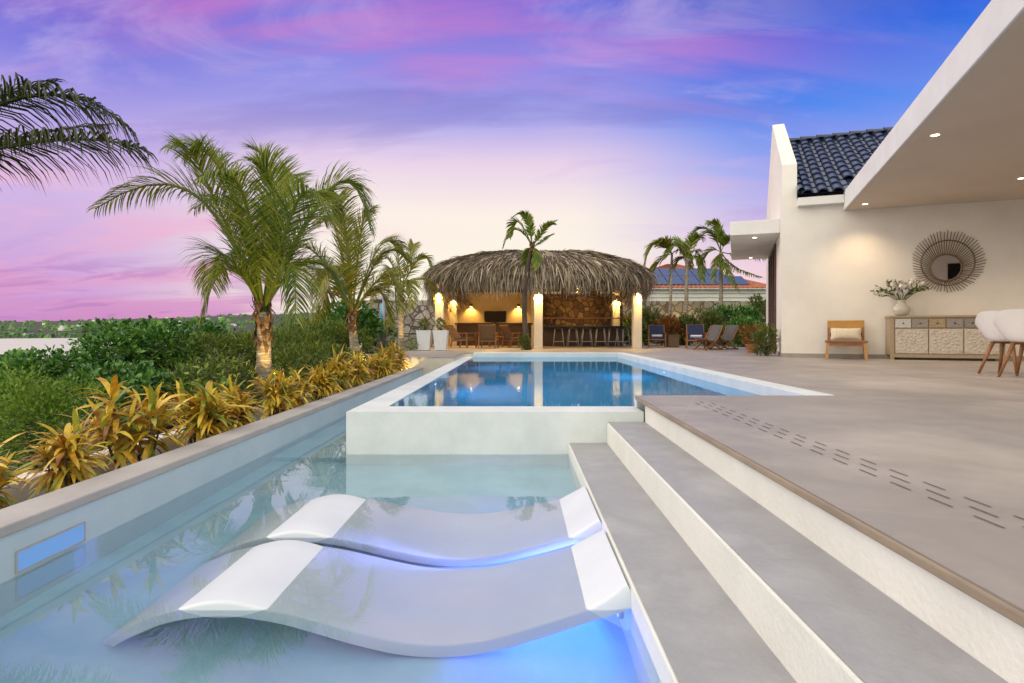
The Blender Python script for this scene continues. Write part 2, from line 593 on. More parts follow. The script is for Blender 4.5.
M = dict(
    white=mat('white_render', [(0.80, 0.79, 0.76, 1), (0.72, 0.71, 0.68, 1)], 0.75, 1.6, bump=0.12, bscale=60),
    wall=mat('house_render', [(0.82, 0.775, 0.71, 1), (0.75, 0.705, 0.64, 1)], 0.8, 1.2, bump=0.10, bscale=50),
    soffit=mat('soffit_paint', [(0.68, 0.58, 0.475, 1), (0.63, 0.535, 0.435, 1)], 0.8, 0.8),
    plaster=mat('pool_plaster', [(0.70, 0.73, 0.74, 1), (0.60, 0.64, 0.65, 1)], 0.6, 3.0, bump=0.15, bscale=40),
    riser=mat('riser_plaster', [(0.78, 0.78, 0.72, 1), (0.68, 0.69, 0.63, 1)], 0.65, 2.0, bump=0.25, bscale=45),
    tread=mat('tread_plaster', [(0.43, 0.43, 0.435, 1), (0.31, 0.31, 0.32, 1), (0.385, 0.385, 0.39, 1)], 0.55, 1.7, detail=8, bump=0.2, bscale=35, lo=0.3, hi=0.72),
    basin=mat('basin_plaster', [(0.42, 0.65, 0.76, 1), (0.33, 0.55, 0.67, 1)], 0.7, 2.5, bump=0.1, bscale=20),
    deep=mat('deep_plaster', [(0.13, 0.50, 0.66, 1), (0.10, 0.44, 0.61, 1)], 0.7, 1.2),
    nosing=mat('nosing_stone', [(0.33, 0.26, 0.18, 1), (0.23, 0.18, 0.13, 1)], 0.5, 6, stretch=(1, 0.4, 1), bump=0.2),
    coping=mat('coping_concrete', [(0.47, 0.44, 0.42, 1), (0.38, 0.355, 0.34, 1)], 0.6, 2.2, detail=8, bump=0.15, bscale=40),
    soil=mat('soil', [(0.05, 0.035, 0.02, 1), (0.09, 0.065, 0.04, 1)], 0.95, 6, bump=0.6),
    earth=mat('earth', [(0.035, 0.045, 0.015, 1), (0.07, 0.06, 0.03, 1), (0.03, 0.05, 0.015, 1)], 0.95, 0.4, bump=0.5, bscale=6),
    tile=mat('glazed_tile', [(0.014, 0.022, 0.052, 1), (0.026, 0.036, 0.078, 1)], 0.28, 6, coat=0.2),
    teak=mat('teak', [(0.30, 0.13, 0.045, 1), (0.20, 0.08, 0.03, 1)], 0.5, 9, stretch=(1, 6, 6), bump=0.15, coord='Object'),
    lightwood=mat('light_wood', [(0.46, 0.26, 0.09, 1), (0.36, 0.19, 0.06, 1)], 0.5, 9, stretch=(1, 6, 6), bump=0.1, coord='Object'),
    darkwood=mat('dark_wood', [(0.06, 0.03, 0.015, 1), (0.03, 0.016, 0.009, 1)], 0.6, 6, stretch=(1, 5, 5), bump=0.2),
    greywood=mat('grey_wood', [(0.26, 0.23, 0.20, 1), (0.17, 0.15, 0.13, 1)], 0.7, 8, stretch=(1, 6, 6), bump=0.2, coord='Object'),
    louvre=mat('louvre_wood', [(0.11, 0.05, 0.03, 1), (0.07, 0.032, 0.02, 1)], 0.5, 6, stretch=(1, 1, 5)),
    navy=mat('navy_fabric', [(0.014, 0.024, 0.075, 1), (0.022, 0.035, 0.10, 1)], 0.9, 40, bump=0.3, coord='Object'),
    sling=mat('grey_sling', [(0.09, 0.085, 0.09, 1), (0.14, 0.13, 0.135, 1)], 0.85, 60, bump=0.3, coord='Object'),
    wicker=mat('wicker', [(0.24, 0.15, 0.08, 1), (0.10, 0.06, 0.03, 1)], 0.7, 45, bump=0.6, coord='Object'),
    cushion=mat('brown_cushion', [(0.10, 0.075, 0.055, 1), (0.07, 0.05, 0.04, 1)], 0.9, 20, bump=0.2, coord='Object'),
    pale=mat('pale_fabric', [(0.70, 0.63, 0.50, 1), (0.60, 0.50, 0.34, 1)], 0.9, 30, bump=0.4, coord='Object'),
    towel=mat('towel_cotton', [(0.75, 0.73, 0.80, 1), (0.66, 0.64, 0.72, 1)], 0.95, 50, bump=0.5, coord='Object'),
    metal=mat('grey_metal', [(0.34, 0.36, 0.42, 1), (0.28, 0.30, 0.35, 1)], 0.4, 8, metal=0.3),
    black=mat('black_metal', [(0.012, 0.012, 0.013, 1), (0.02, 0.02, 0.02, 1)], 0.4, 8),
    shell=mat('chaise_resin', [(0.70, 0.735, 0.79, 1), (0.64, 0.675, 0.73, 1)], 0.35, 2, bump=0.03, bscale=200),
    tub=mat('white_plastic', [(0.82, 0.80, 0.77, 1), (0.79, 0.77, 0.74, 1)], 0.35, 3),
    pot=mat('planter_white', [(0.72, 0.72, 0.74, 1), (0.66, 0.66, 0.69, 1)], 0.5, 3),
    terra=mat('terracotta', [(0.36, 0.12, 0.05, 1), (0.28, 0.09, 0.04, 1)], 0.8, 8, bump=0.3),
    rooftile=mat('terracotta_roof', [(0.40, 0.13, 0.06, 1), (0.26, 0.09, 0.05, 1)], 0.8, 3, detail=8),
    solar=mat('solar_glass', [(0.012, 0.03, 0.11, 1), (0.02, 0.045, 0.15, 1)], 0.2, 5),
    trunk=mat('palm_trunk', [(0.46, 0.40, 0.31, 1), (0.20, 0.15, 0.10, 1), (0.52, 0.46, 0.37, 1)], 0.9, 3, stretch=(1, 1, 9), bump=0.7, bscale=12, coord='Object'),
    husk=mat('palm_husk', [(0.22, 0.12, 0.05, 1), (0.10, 0.05, 0.02, 1)], 0.95, 18, bump=0.6, coord='Object'),
    bark=mat('bark', [(0.10, 0.075, 0.05, 1), (0.05, 0.035, 0.025, 1)], 0.95, 6, stretch=(1, 1, 0.3), bump=0.6),
    frond=mat('palm_frond', [(0.05, 0.10, 0.010, 1), (0.17, 0.24, 0.025, 1), (0.38, 0.38, 0.05, 1)], 0.45, 0.8, island=True, trans=0.42),
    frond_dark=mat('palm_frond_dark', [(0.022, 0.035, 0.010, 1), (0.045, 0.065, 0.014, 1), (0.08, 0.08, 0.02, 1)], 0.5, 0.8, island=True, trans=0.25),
    frond_olive=mat('palm_frond_olive', [(0.08, 0.12, 0.012, 1), (0.22, 0.23, 0.025, 1), (0.40, 0.34, 0.04, 1)], 0.5, 0.8, island=True, trans=0.42),
    croton=mat('croton_leaf', [(0.22, 0.07, 0.010, 1), (0.55, 0.30, 0.02, 1), (0.72, 0.48, 0.035, 1), (0.80, 0.60, 0.08, 1), (0.66, 0.46, 0.045, 1), (0.40, 0.24, 0.03, 1), (0.34, 0.36, 0.04, 1), (0.16, 0.22, 0.03, 1)], 0.4, 5, island=True, trans=0.22, noise_mix=0.3),
    seagrape=mat('broad_leaf', [(0.018, 0.07, 0.010, 1), (0.065, 0.19, 0.022, 1), (0.17, 0.34, 0.05, 1)], 0.45, 0.5, island=True, trans=0.12),
    feather=mat('fine_leaf', [(0.035, 0.075, 0.010, 1), (0.12, 0.18, 0.02, 1), (0.26, 0.30, 0.04, 1)], 0.6, 0.5, island=True, trans=0.3),
    fine_green=mat('bright_fine_leaf', [(0.07, 0.15, 0.012, 1), (0.17, 0.29, 0.025, 1), (0.30, 0.42, 0.055, 1)], 0.6, 0.5, island=True, trans=0.3),
    lime=mat('lime_leaf', [(0.10, 0.20, 0.02, 1), (0.20, 0.32, 0.04, 1), (0.30, 0.38, 0.05, 1)], 0.5, 1, island=True, trans=0.35),
    shrub=mat('shrub_leaf', [(0.04, 0.075, 0.012, 1), (0.10, 0.15, 0.022, 1), (0.22, 0.24, 0.04, 1)], 0.5, 0.8, island=True, trans=0.25),
    redleaf=mat('red_leaf', [(0.20, 0.04, 0.015, 1), (0.34, 0.12, 0.02, 1), (0.16, 0.15, 0.03, 1)], 0.5, 2, island=True, trans=0.25),
    thatch=mat('thatch', [(0.05, 0.038, 0.027, 1), (0.17, 0.13, 0.09, 1), (0.36, 0.285, 0.20, 1), (0.56, 0.46, 0.33, 1)], 0.9, 4, island=True, noise_mix=0.32),
    thatch_core=mat('thatch_core', [(0.08, 0.055, 0.035, 1), (0.14, 0.10, 0.06, 1)], 0.95, 10, bump=0.8),
    tan=mat('tan_render', [(0.50, 0.38, 0.22, 1), (0.44, 0.32, 0.18, 1)], 0.8, 2),
    post=mat('post_render', [(0.62, 0.56, 0.48, 1), (0.56, 0.50, 0.43, 1)], 0.8, 3, bump=0.2, bscale=30),
    screen=mat('screen', [(0.012, 0.007, 0.006, 1), (0.016, 0.01, 0.008, 1)], 0.6, 3, spec=.2),
    carved=mat('carved_wood', [(0.60, 0.54, 0.47, 1), (0.48, 0.42, 0.36, 1)], 0.7, 14, bump=0.12, coord='Object'),
    sideboard=mat('limed_wood', [(0.42, 0.32, 0.21, 1), (0.34, 0.25, 0.16, 1)], 0.65, 12, stretch=(1, 6, 6), bump=0.2, coord='Object'),
    rattan=mat('rattan', [(0.20, 0.13, 0.07, 1), (0.12, 0.075, 0.04, 1)], 0.6, 20, coord='Object'),
    mirror=mat('mirror_glass', [(0.85, 0.85, 0.85, 1), (0.85, 0.85, 0.85, 1)], 0.02, 2, metal=1.0),
    vase=mat('vase_ceramic', [(0.66, 0.60, 0.52, 1), (0.50, 0.44, 0.37, 1)], 0.6, 25, bump=0.6, coord='Object'),
    petal=mat('petal', [(0.80, 0.74, 0.60, 1), (0.85, 0.82, 0.74, 1), (0.52, 0.50, 0.60, 1)], 0.6, 8, island=True, trans=0.2),
    skirting=mat('skirting', [(0.34, 0.30, 0.27, 1), (0.30, 0.27, 0.24, 1)], 0.5, 5),
    slot=mat('slot_shadow_gap', [(0.05, 0.042, 0.04, 1), (0.06, 0.05, 0.045, 1)], 0.9, 8),
    blue=mat('pale_blue_resin', [(0.15, 0.38, 0.58, 1), (0.20, 0.45, 0.62, 1)], 0.5, 4),
    farland=mat('far_scrub', [(0.018, 0.026, 0.014, 1), (0.055, 0.055, 0.035, 1), (0.025, 0.038, 0.018, 1), (0.09, 0.075, 0.05, 1)], 1.0, 0.016, detail=10, lo=0.3, hi=0.72),
    sea=mat('sea_water', [(0.54, 0.52, 0.45, 1), (0.58, 0.56, 0.49, 1)], 0.5, 0.02, bump=0.15, bscale=0.6),
    stone=stone_mat('fieldstone', [(0.42, 0.37, 0.33, 1), (0.55, 0.50, 0.45, 1), (0.33, 0.29, 0.27, 1), (0.48, 0.41, 0.34, 1)], (0.13, 0.11, 0.10, 1), 3.2, (1, 1, 1.1), gap=.07),
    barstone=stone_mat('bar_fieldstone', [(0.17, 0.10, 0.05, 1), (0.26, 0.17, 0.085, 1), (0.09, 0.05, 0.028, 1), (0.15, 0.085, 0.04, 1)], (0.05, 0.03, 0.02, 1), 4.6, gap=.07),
    warm=glow('warm_lamp', (1.0, 0.66, 0.24, 1), 14.0),
    down=glow('down_lamp', (1.0, 0.82, 0.55, 1), 9.0),
    blue_lens=glow('blue_lens', (0.12, 0.35, 1.0, 1), 1.6),
    led=glow('blue_led', (0.12, 0.35, 1.0, 1), 6.0),
    pool_water=water_mat('pool_water', (0.94, 0.985, 1.0, 1), 2.2, 0.05, 9.0, 0.015, ior=1.28, gloss=0.12),
    upper_water=water_mat('upper_water', (0.80, 0.93, 1.0, 1), 3.0, 0.03, 14.0, 0.02, (1.0, 1.0, 1.0)),
)


def deck_mat():
    m = mat('deck_stone', [(0.47, 0.415, 0.37, 1), (0.29, 0.26, 0.24, 1), (0.40, 0.355, 0.32, 1)], 0.48, 0.55, detail=9, bump=0.06, bscale=30, lo=0.3, hi=0.7)
    nd, lk = m.node_tree.nodes, m.node_tree.links
    p = nd['Principled BSDF']
    src = p.inputs['Base Color'].links[0].from_socket
    g = nd.new('ShaderNodeNewGeometry')
    mp_ = nd.new('ShaderNodeMapping')
    mp_.inputs['Rotation'].default_value = (0, 0, R(21))
    mp_.inputs['Location'].default_value = (0.35, 0.2, 0)
    lk.new(g.outputs['Position'], mp_.inputs[0])
    br = nd.new('ShaderNodeTexBrick')
    br.offset = 0.0
    br.inputs['Scale'].default_value = 1.0
    br.inputs['Brick Width'].default_value = 2.4
    br.inputs['Row Height'].default_value = 2.4
    br.inputs['Mortar Size'].default_value = 0.005
    br.inputs['Color1'].default_value = (1, 1, 1, 1)
    br.inputs['Color2'].default_value = (0.93, 0.92, 0.92, 1)
    br.inputs['Mortar'].default_value = (1.12, 1.10, 1.08, 1)
    lk.new(mp_.outputs[0], br.inputs['Vector'])
    mx = nd.new('ShaderNodeMix')
    mx.data_type = 'RGBA'
    mx.blend_type = 'MULTIPLY'
    mx.inputs[0].default_value = 1.0
    lk.new(src, mx.inputs[6])
    lk.new(br.outputs[0], mx.inputs[7])
    lk.new(mx.outputs[2], p.inputs['Base Color'])
    n = nd.new('ShaderNodeTexNoise')
    n.inputs['Scale'].default_value = 1.3
    n.inputs['Detail'].default_value = 7
    lk.new(g.outputs['Position'], n.inputs['Vector'])
    mr = nd.new('ShaderNodeMapRange')
    mr.inputs[1].default_value, mr.inputs[2].default_value = 0.3, 0.7
    mr.inputs[3].default_value, mr.inputs[4].default_value = 0.38, 0.6
    lk.new(n.outputs[0], mr.inputs[0])
    lk.new(mr.outputs[0], p.inputs['Roughness'])
    return m


M['deck'] = deck_mat()

# ================================================================== SETTING
LX, LF = -2.21, -0.835            # left wall and floor of the lower pool
LW, UW = -0.48, -0.114           # water levels: lower pool, upper pool


def smooth(a_, b_, x):
    t = max(0.0, min(1.0, (x - a_) / (b_ - a_)))
    return t * t * (3 - 2 * t)


def gz(x, y):
    """Height of the natural ground."""
    d = max(0.0, -x - 3.1)
    s = smooth(10.5, 13.5, y) * smooth(60, 30, y)
    d = max(0.0, d - 4.2 * s)
    z = -0.55 - 0.22 * d - 0.0006 * d * d if d < 60 else -0.55 - 13.2 - 2.2
    z = max(z, -11.0)
    if x > -2.9 and y < 24.5:
        z = -2.4
    if y > 24.5 and x > -9:
        z = max(z, -0.3)
    z += 0.10 * noise.noise((x * 0.35, y * 0.35, 0)) * (1 if d > 0.5 else 0.3)
    return z


def axis(lims, steps):
    out, i = [], 0
    for (a_, b_), st in zip(zip(lims[:-1], lims[1:]), steps):
        n = max(1, round((b_ - a_) / st))
        out += [a_ + (b_ - a_) * k / n for k in range(n)]
    return out + [lims[-1]]


mb = MB()
xs = axis([-6000, -400, -80, -12, -2.95, -2.85, 20, 80, 6000], [1400, 60, 5, 0.8, 0.1, 3, 15, 1500])
ys = axis([-300, -20, 10, 24.4, 24.6, 40, 120, 600, 6000], [60, 3, 1.2, 0.2, 2, 10, 80, 1200])
mb.grid([[(x, y, gz(x, y)) for x in xs] for y in ys])
struct(mb.build('ground', M['earth'], smooth=True))

# bay and the far shore
mb = MB()
mb.grid([[(x, y, -9.6) for x in axis([-9000, -60], [900])] for y in axis([-500, 9000], [900])])
struct(mb.build('sea', M['sea'], smooth=True))
mb = MB()
rows = []
for i in range(46):
    rr = 1020 * (1.035 ** i)
    row = []
    for j in range(150):
        th = R(-88 + 150 * j / 149)
        x, y = rr * math.sin(th), rr * math.cos(th)
        px = PX + F * math.tan(max(-1.35, min(1.3, th)))
        crest = 316 - 15 * smooth(30, 390, px) + 2.2 * noise.noise((px * 0.012, 3, 0)) + 1.0 * noise.noise((px * 0.06, 9, 0))
        hz = (PY - crest) / F * 1700 * math.cos(th) * 1.0
        k = smooth(0, 14, i) * 0.42 + smooth(10, 32, i) * 0.58 if i > 0 else 0
        if i > 34:
            k *= 1 - 0.6 * smooth(34, 45, i)
        n_ = noise.fractal((x * 0.006, y * 0.006, 0), 0.9, 2.1, 5) * 7 * min(1, i / 6)
        row.append((x, y, -9.9 + k * (hz + 9.9) * (0.9 + 0.1 * rr / 1700) + n_ * (0.4 + 0.3 * k)))
    rows.append(row)
mb.grid(rows)
hills = struct(mb.build('hills', M['farland'], smooth=True))
# woodland texture and specks of houses on that shore: one mass each
rng = random.Random(5)
mb, mw = MB(), MB()


def hill_pt(i, j):
    return Vector(rows[i][j])


for _ in range(2600):
    i, j = rng.randrange(1, 36), rng.randrange(8, 92)
    p = hill_pt(i, j) + Vector((rng.uniform(-14, 14), rng.uniform(-14, 14), 0))
    s_ = rng.uniform(3, 8)
    ring = [(p.x + s_ * rng.uniform(.7, 1.3) * math.cos(k * PI / 3), p.y + s_ * math.sin(k * PI / 3), p.z - 1) for k in range(6)]
    ring2 = [(p.x + s_ * .6 * math.cos(k * PI / 3 + .4), p.y + s_ * .6 * math.sin(k * PI / 3 + .4), p.z + s_ * rng.uniform(.5, .8)) for k in range(6)]
    mb.add(ring + ring2 + [(p.x, p.y, p.z + s_ * 0.9)], [(k, (k + 1) % 6, 6 + (k + 1) % 6, 6 + k) for k in range(6)] + [(6 + k, 6 + (k + 1) % 6, 12) for k in range(6)])
struct(mb.build('woodland', M['seagrape']), 'stuff')
for _ in range(110):
    i, j = rng.randrange(2, 30), rng.randrange(10, 90)
    p = hill_pt(i, j)
    w, h = rng.uniform(3, 6), rng.uniform(2, 3)
    mw.box(p.x - w, p.x + w, p.y - 4, p.y + 4, p.z - 2, p.z + h + 3)
o = mw.build('village', M['white'])
struct(o, 'stuff')

# deck
mb = MB()
for b in ((1.09, 34, -7, 5.3), (2.95, 34, 5.3, 15.8), (-1.22, 34, 15.8, 26.0), (-3.3, -1.22, 15.8, 26.0), (-3.3, -1.504, 13.2, 15.8)):
    mb.box(b[0], b[1], b[2], b[3], -0.035, 0)
struct(mb.build('deck', M['deck']))
mb = MB()
mb.box(1.074, 1.089, -7, 4.978, -0.0335, -0.003)
struct(mb.build('deck_nosing', M['nosing'], bevel=0.006))
# slots of the drain cut in the deck
mb = MB()
y = 0.9
k = 0
while y < 4.75:
    for r_, (x, off) in enumerate(((1.475, 0), (1.54, 0.1), (1.605, 0))):
        yy = y + off
        mb.add([(x - .003, yy, .0035), (x + .003, yy, .0035), (x + .003, yy + .118, .0035), (x - .003, yy + .118, .0035)], [(0, 1, 2, 3)])
    y += 0.206
struct(mb.build('deck_drain', M['slot']))

# steps down into the lower pool
mb = MB()
mb.box(1.11, 1.30, -7, 4.978, -1.2, -0.036)
mb.box(0.777, 1.109, -7, 4.978, -1.2, -0.20)
mb.box(0.44, 0.776, -7, 4.978, -1.2, -0.384)
struct(mb.build('pool_steps', M['riser'], bevel=0.008))
mb = MB()
for x0, x1, z in ((0.786, 1.1095, -0.1955), (0.449, 0.7765, -0.3795)):
    mb.add([(x0, -7, z), (x1, -7, z), (x1, 4.977, z), (x0, 4.977, z)], [(0, 1, 2, 3)])
struct(mb.build('step_treads', M['tread']))

# lower pool: basin, left wall, coping
mb = MB()
mb.box(LX, 1.3, -7, 5.1, -1.2, LF)
mb.box(LX, -1.504, 5.1, 13.2, -1.2, -0.70)
struct(mb.build('lower_pool_basin', M['basin']))
mb = MB()
mb.box(LX - .20, LX - .001, -7, 13.2, -2.3, -0.286)
struct(mb.build('lower_pool_wall', mat('pale_blue_plaster', [(0.50, 0.60, 0.66, 1), (0.44, 0.55, 0.62, 1)], 0.6, 2.5, bump=.1, bscale=30)))
mb = MB()
mb.box(-2.43, LX + .01, -7, 13.198, -0.285, -0.235)
struct(mb.build('pool_coping', M['coping'], bevel=0.008))
mb = MB()
mb.grid([[(x, y, LW) for x in (LX + .001, -0.6, 0.439)] for y in (-7, -3, 0, 2, 4.979)])
mb.grid([[(x, y, LW) for x in (LX + .001, -1.505)] for y in (4.979, 8, 13.199)])
struct(mb.build('lower_pool_water', M['pool_water']))

# upper pool
mb = MB()
mb.box(-1.504, -1.22, 5.3505, 15.8, -1.8, -0.108)           # overflow edge on the left
mb.box(-1.504, 1.10, 4.98, 5.35, -1.8, -0.108)             # front wall
struct(mb.build('upper_pool_wall', M['plaster']))
mb = MB()
mb.box(2.70, 2.95, 5.30, 15.8, -1.8, 0.004)
mb.box(-1.219, 2.699, 15.5, 15.8, -1.8, 0.004)
mb.box(1.101, 2.699, 5.30, 5.38, -1.8, -0.036)
struct(mb.build('upper_pool_coping', M['plaster'], bevel=0.006))
mb = MB()
mb.box(-1.22, 2.70, 5.3, 15.5, -1.8, -1.5)
e_ = 0.004
x0, x1, y0, y1 = -1.22 + e_, 2.70 - e_, 5.35 + e_, 15.5 - e_
for a_, b_ in (((x0, y0), (x1 - 1.6 + .0, y0)), ((1.1, y0 + .03), (x1, y0 + .03)), ((x1, y0), (x1, y1)), ((x1, y1), (x0, y1)), ((x0, y1), (x0, y0))):
    mb.add([(*a_, -1.5), (*b_, -1.5), (*b_, UW - .006), (*a_, UW - .006)], [(0, 1, 2, 3)])
struct(mb.build('upper_pool_basin', M['deep']))
mb = MB()
mb.grid([[(x, y, UW) for x in (-1.2195, 0, 1.1, 2.6995)] for y in (5.351, 8, 12, 15.499)])
struct(mb.build('upper_pool_water', M['upper_water']))

# planting bed beside the pool and the riser where the terrace steps up at its far end
mb = MB()
mb.box(-2.99, -2.431, -7, 13.19, -2.3, -0.48)
struct(mb.build('garden_bed', M['soil']))
mb = MB()
mb.box(-3.14, -2.991, -7, 13.19, -2.8, -0.30)
struct(mb.build('bed_wall', M['wall'], bevel=0.01))
mb = MB()
mb.box(-3.29, -1.506, 13.202, 13.45, -2.4, -0.036)
mb.box(-3.29, -3.10, 13.45, 25, -2.4, -0.036)
mb.box(-1.75, -1.5045, 13.451, 16.2, -2.4, -0.036)
mb.box(-1.5035, 3.3, 15.801, 16.2, -2.4, -0.036)
struct(mb.build('terrace_wall', M['post']))

# ================================================================== HOUSE
HA = R(-21.0)
E2 = Vector((math.cos(HA), math.sin(HA), 0))      # along the patio wall, to the right
E1 = Vector((-math.sin(HA), math.cos(HA), 0))     # away from the camera
HCORN = Vector((6.08, 13.1, 0))


def H(s, t, z=0.0):
    return HCORN + E2 * s + E1 * t + Vector((0, 0, z))


house = thing('house', 'white rendered house with dark glazed roof tiles, flat porch roof and tall gable parapet', 'house', HCORN, HA)
mb = MB()
mb.prism([(0, 0), (0, 4.42), (3.78, 6.62), (7.6, 4.42), (7.6, 0)], 0, 0.31, 0)
mb.build('gable_wall', M['wall'], house)
mb = MB()
mb.box(0.31, 9.5, 0.0, 0.25, 0, 3.60)
mb.box(9.2, 9.5, 0.25, 7.6, 0, 3.60)
mb.box(0.312, 9.5, 7.35, 7.6, 0, 3.60)
mb.build('wall', M['wall'], house)
mb = MB()
mb.box(0.0, 9.2, -0.012, -0.001, 0, 0.09)
mb.box(-0.012, -0.001, -0.012, 1.95, 0, 0.09)
mb.build('skirting_board', M['skirting'], house)
# porch roof
mb = MB()
mb.box(1.23, 9.5, -9.5, -0.002, 3.27, 3.68)
pr = mb.build('porch_roof', [M['white']], house, bevel=0.012)
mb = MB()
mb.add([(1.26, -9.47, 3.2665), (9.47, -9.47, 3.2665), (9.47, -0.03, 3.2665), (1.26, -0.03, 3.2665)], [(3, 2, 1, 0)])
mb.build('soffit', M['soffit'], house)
# tiled roof
slope = math.atan(0.6)
cs, sn = math.cos(slope), math.sin(slope)


def RP(s, l, h):           # s along wall, l up the slope, h off the surface
    return (s, -0.22 + l * cs - h * sn, 3.67 + l * sn + h * cs)


mb = MB()
mb.add([RP(0.312, 0, 0), RP(1.24, 0, 0), RP(1.24, 4.6, 0), RP(0.312, 4.6, 0)], [(0, 1, 2, 3)])
mb.add([RP(1.241, 0.45, 0), RP(9.4, 0.45, 0), RP(9.4, 4.6, 0), RP(1.241, 4.6, 0)], [(0, 1, 2, 3)])
mb.add([RP(0.312, 4.6, 0), RP(9.4, 4.6, 0), (9.4, 7.7, 3.9), (0.312, 7.7, 3.9)], [(0, 1, 2, 3)])
rng = random.Random(3)
pitch, expo = 0.30, 0.40
col = 0
s0 = 0.50
while s0 + col * pitch < 9.3:
    sc = s0 + col * pitch
    for i in range(12):
        l0 = i * expo - 0.05
        if sc > 1.1 and l0 < 0.5:
            continue
        l1 = min(l0 + expo + 0.05, 4.66)
        jit = rng.uniform(-.006, .006)
        r1, r2 = [], []
        nseg = 8
        for k in range(nseg + 1):
            a_ = PI * k / nseg
            hw = 0.112
            r1.append(RP(sc + jit - hw * math.cos(a_), l0, 0.035 + 0.085 * math.sin(a_)))
            r2.append(RP(sc + jit - hw * .9 * math.cos(a_), l1, 0.005 + 0.075 * math.sin(a_)))
        mb.grid([r1, r2])
        lip = [RP(sc + jit - 0.094 * math.cos(PI * k / nseg), l0, 0.018 + 0.072 * math.sin(PI * k / nseg)) for k in range(nseg + 1)]
        mb.grid([lip, r1])
        # pan tile between the covers
        pan1 = [RP(sc + pitch / 2 + dx, l0 + .03, 0.012 + 0.03 * (dx / .075) ** 2) for dx in (-.075, -.04, 0, .04, .075)]
        pan2 = [RP(sc + pitch / 2 + dx, l1 + .03, -0.012 + 0.03 * (dx / .075) ** 2 + .004) for dx in (-.075, -.04, 0, .04, .075)]
        mb.grid([pan1, pan2])
    col += 1
tiles = mb.build('roof', M['tile'], house, smooth=True)
mb = MB()                                   # verge tiles along the parapet and ridge tiles
for i in range(12):
    l0 = i * expo - 0.06
    r1 = [RP(0.365 - 0.07 * math.cos(PI * k / 8), l0, 0.09 + 0.085 * math.sin(PI * k / 8)) for k in range(9)]
    r2 = [RP(0.365 - 0.06 * math.cos(PI * k / 8), l0 + expo + .05, 0.06 + 0.075 * math.sin(PI * k / 8)) for k in range(9)]
    mb.grid([r1, r2])
for i in range(22):
    sa = 0.32 + i * 0.41
    zr, tr_ = 3.67 + 4.62 * sn, -0.22 + 4.62 * cs
    r1 = [(sa, tr_ - 0.13 * math.cos(PI * k / 8), zr + .03 + 0.10 * math.sin(PI * k / 8)) for k in range(9)]
    r2 = [(sa + .43, tr_ - 0.115 * math.cos(PI * k / 8), zr + .01 + 0.085 * math.sin(PI * k / 8)) for k in range(9)]
    mb.grid([r2, r1])
mb.build('ridge_tiles', M['tile'], house, smooth=True)
mb = MB()
mb.box(0.313, 1.226, -0.20, -0.002, 3.42, 3.60)
mb.build('eave_board', M['white'], house, bevel=0.006)
# unseen wall and dark door, added for the half-dark mirror reflection
mb = MB()
mb.box(4.2, 5.85, -9.75, -9.45, 0, 3.262)
mb.box(8.6, 9.5, -9.75, -9.45, 0, 3.262)
mb.box(5.851, 8.599, -9.75, -9.45, 2.95, 3.262)
mb.build('added_wing_wall', M['wall'], house)
mb = MB()
mb.box(5.851, 8.599, -9.62, -9.58, 0.0, 2.949)
mb.build('added_dark_door', M['screen'], house)
# side canopy over the door
mb = MB()
mb.box(-1.13, -0.002, 0.67, 5.9, 2.97, 3.31)
cano = mb.build('door_canopy', M['white'], house, bevel=0.01)
# shutter door on the side wall
mb = MB()
for t0 in (2.0, 3.02, 4.04):
    mb.box(-0.05, -0.002, t0, t0 + .09, 0.02, 2.9)
    mb.box(-0.05, -0.002, t0 + .93, t0 + 1.015, 0.02, 2.9)
    mb.box(-0.05, -0.002, t0 + .091, t0 + .929, 2.80, 2.9)
    mb.box(-0.05, -0.002, t0 + .091, t0 + .929, 0.02, 0.14)
door = mb.build('shutter_door', M['louvre'], house)
mb = MB()
for t0 in (2.0, 3.02, 4.04):
    for k in range(44):
        z = 0.15 + k * 0.06
        mb.add([(-0.042, t0 + .092, z), (-0.042, t0 + .928, z), (-0.012, t0 + .928, z + .05), (-0.012, t0 + .092, z + .05)], [(0, 1, 2, 3)])
    mb.add([(-0.006, t0 + .092, .14), (-0.006, t0 + .928, .14), (-0.006, t0 + .928, 2.8), (-0.006, t0 + .092, 2.8)], [(0, 1, 2, 3)])
mb.build('louvre', M['louvre'], door)
# recessed lamps


def downlight(s, t, z, energy, size=120):
    m_ = MB()
    m_.lathe([(0.052, 0), (0.062, 0), (0.062, -0.006), (0.052, -0.006)], 20, (s, t, z), cap=False)
    ring = m_.build('downlight', M['white'], house)
    m_ = MB()
    m_.lathe([(0.05, -0.003), (0.0005, -0.003)], 20, (s, t, z), cap=False)
    m_.build('lens', M['down'], ring)
    l_ = lamp('downlight_lamp', H(s, t, z - .03), energy, (1.0, 0.72, 0.42), H(s, t, 0), size, 1.0, 0.05)


SOF = 3.264
# house-frame positions where lamps appear; last two listed are unseen, added for warmth
for (s, t, e_) in ((1.54, -0.66, 90), (1.54, -5.16, 110), (3.66, -2.0, 120), (3.66, -6.5, 110), (5.8, -0.9, 90)):
    downlight(s, t, SOF, e_)
downlight(-0.55, 1.21, 2.967, 20, 130)
downlight(-0.55, 5.45, 2.967, 14, 130)

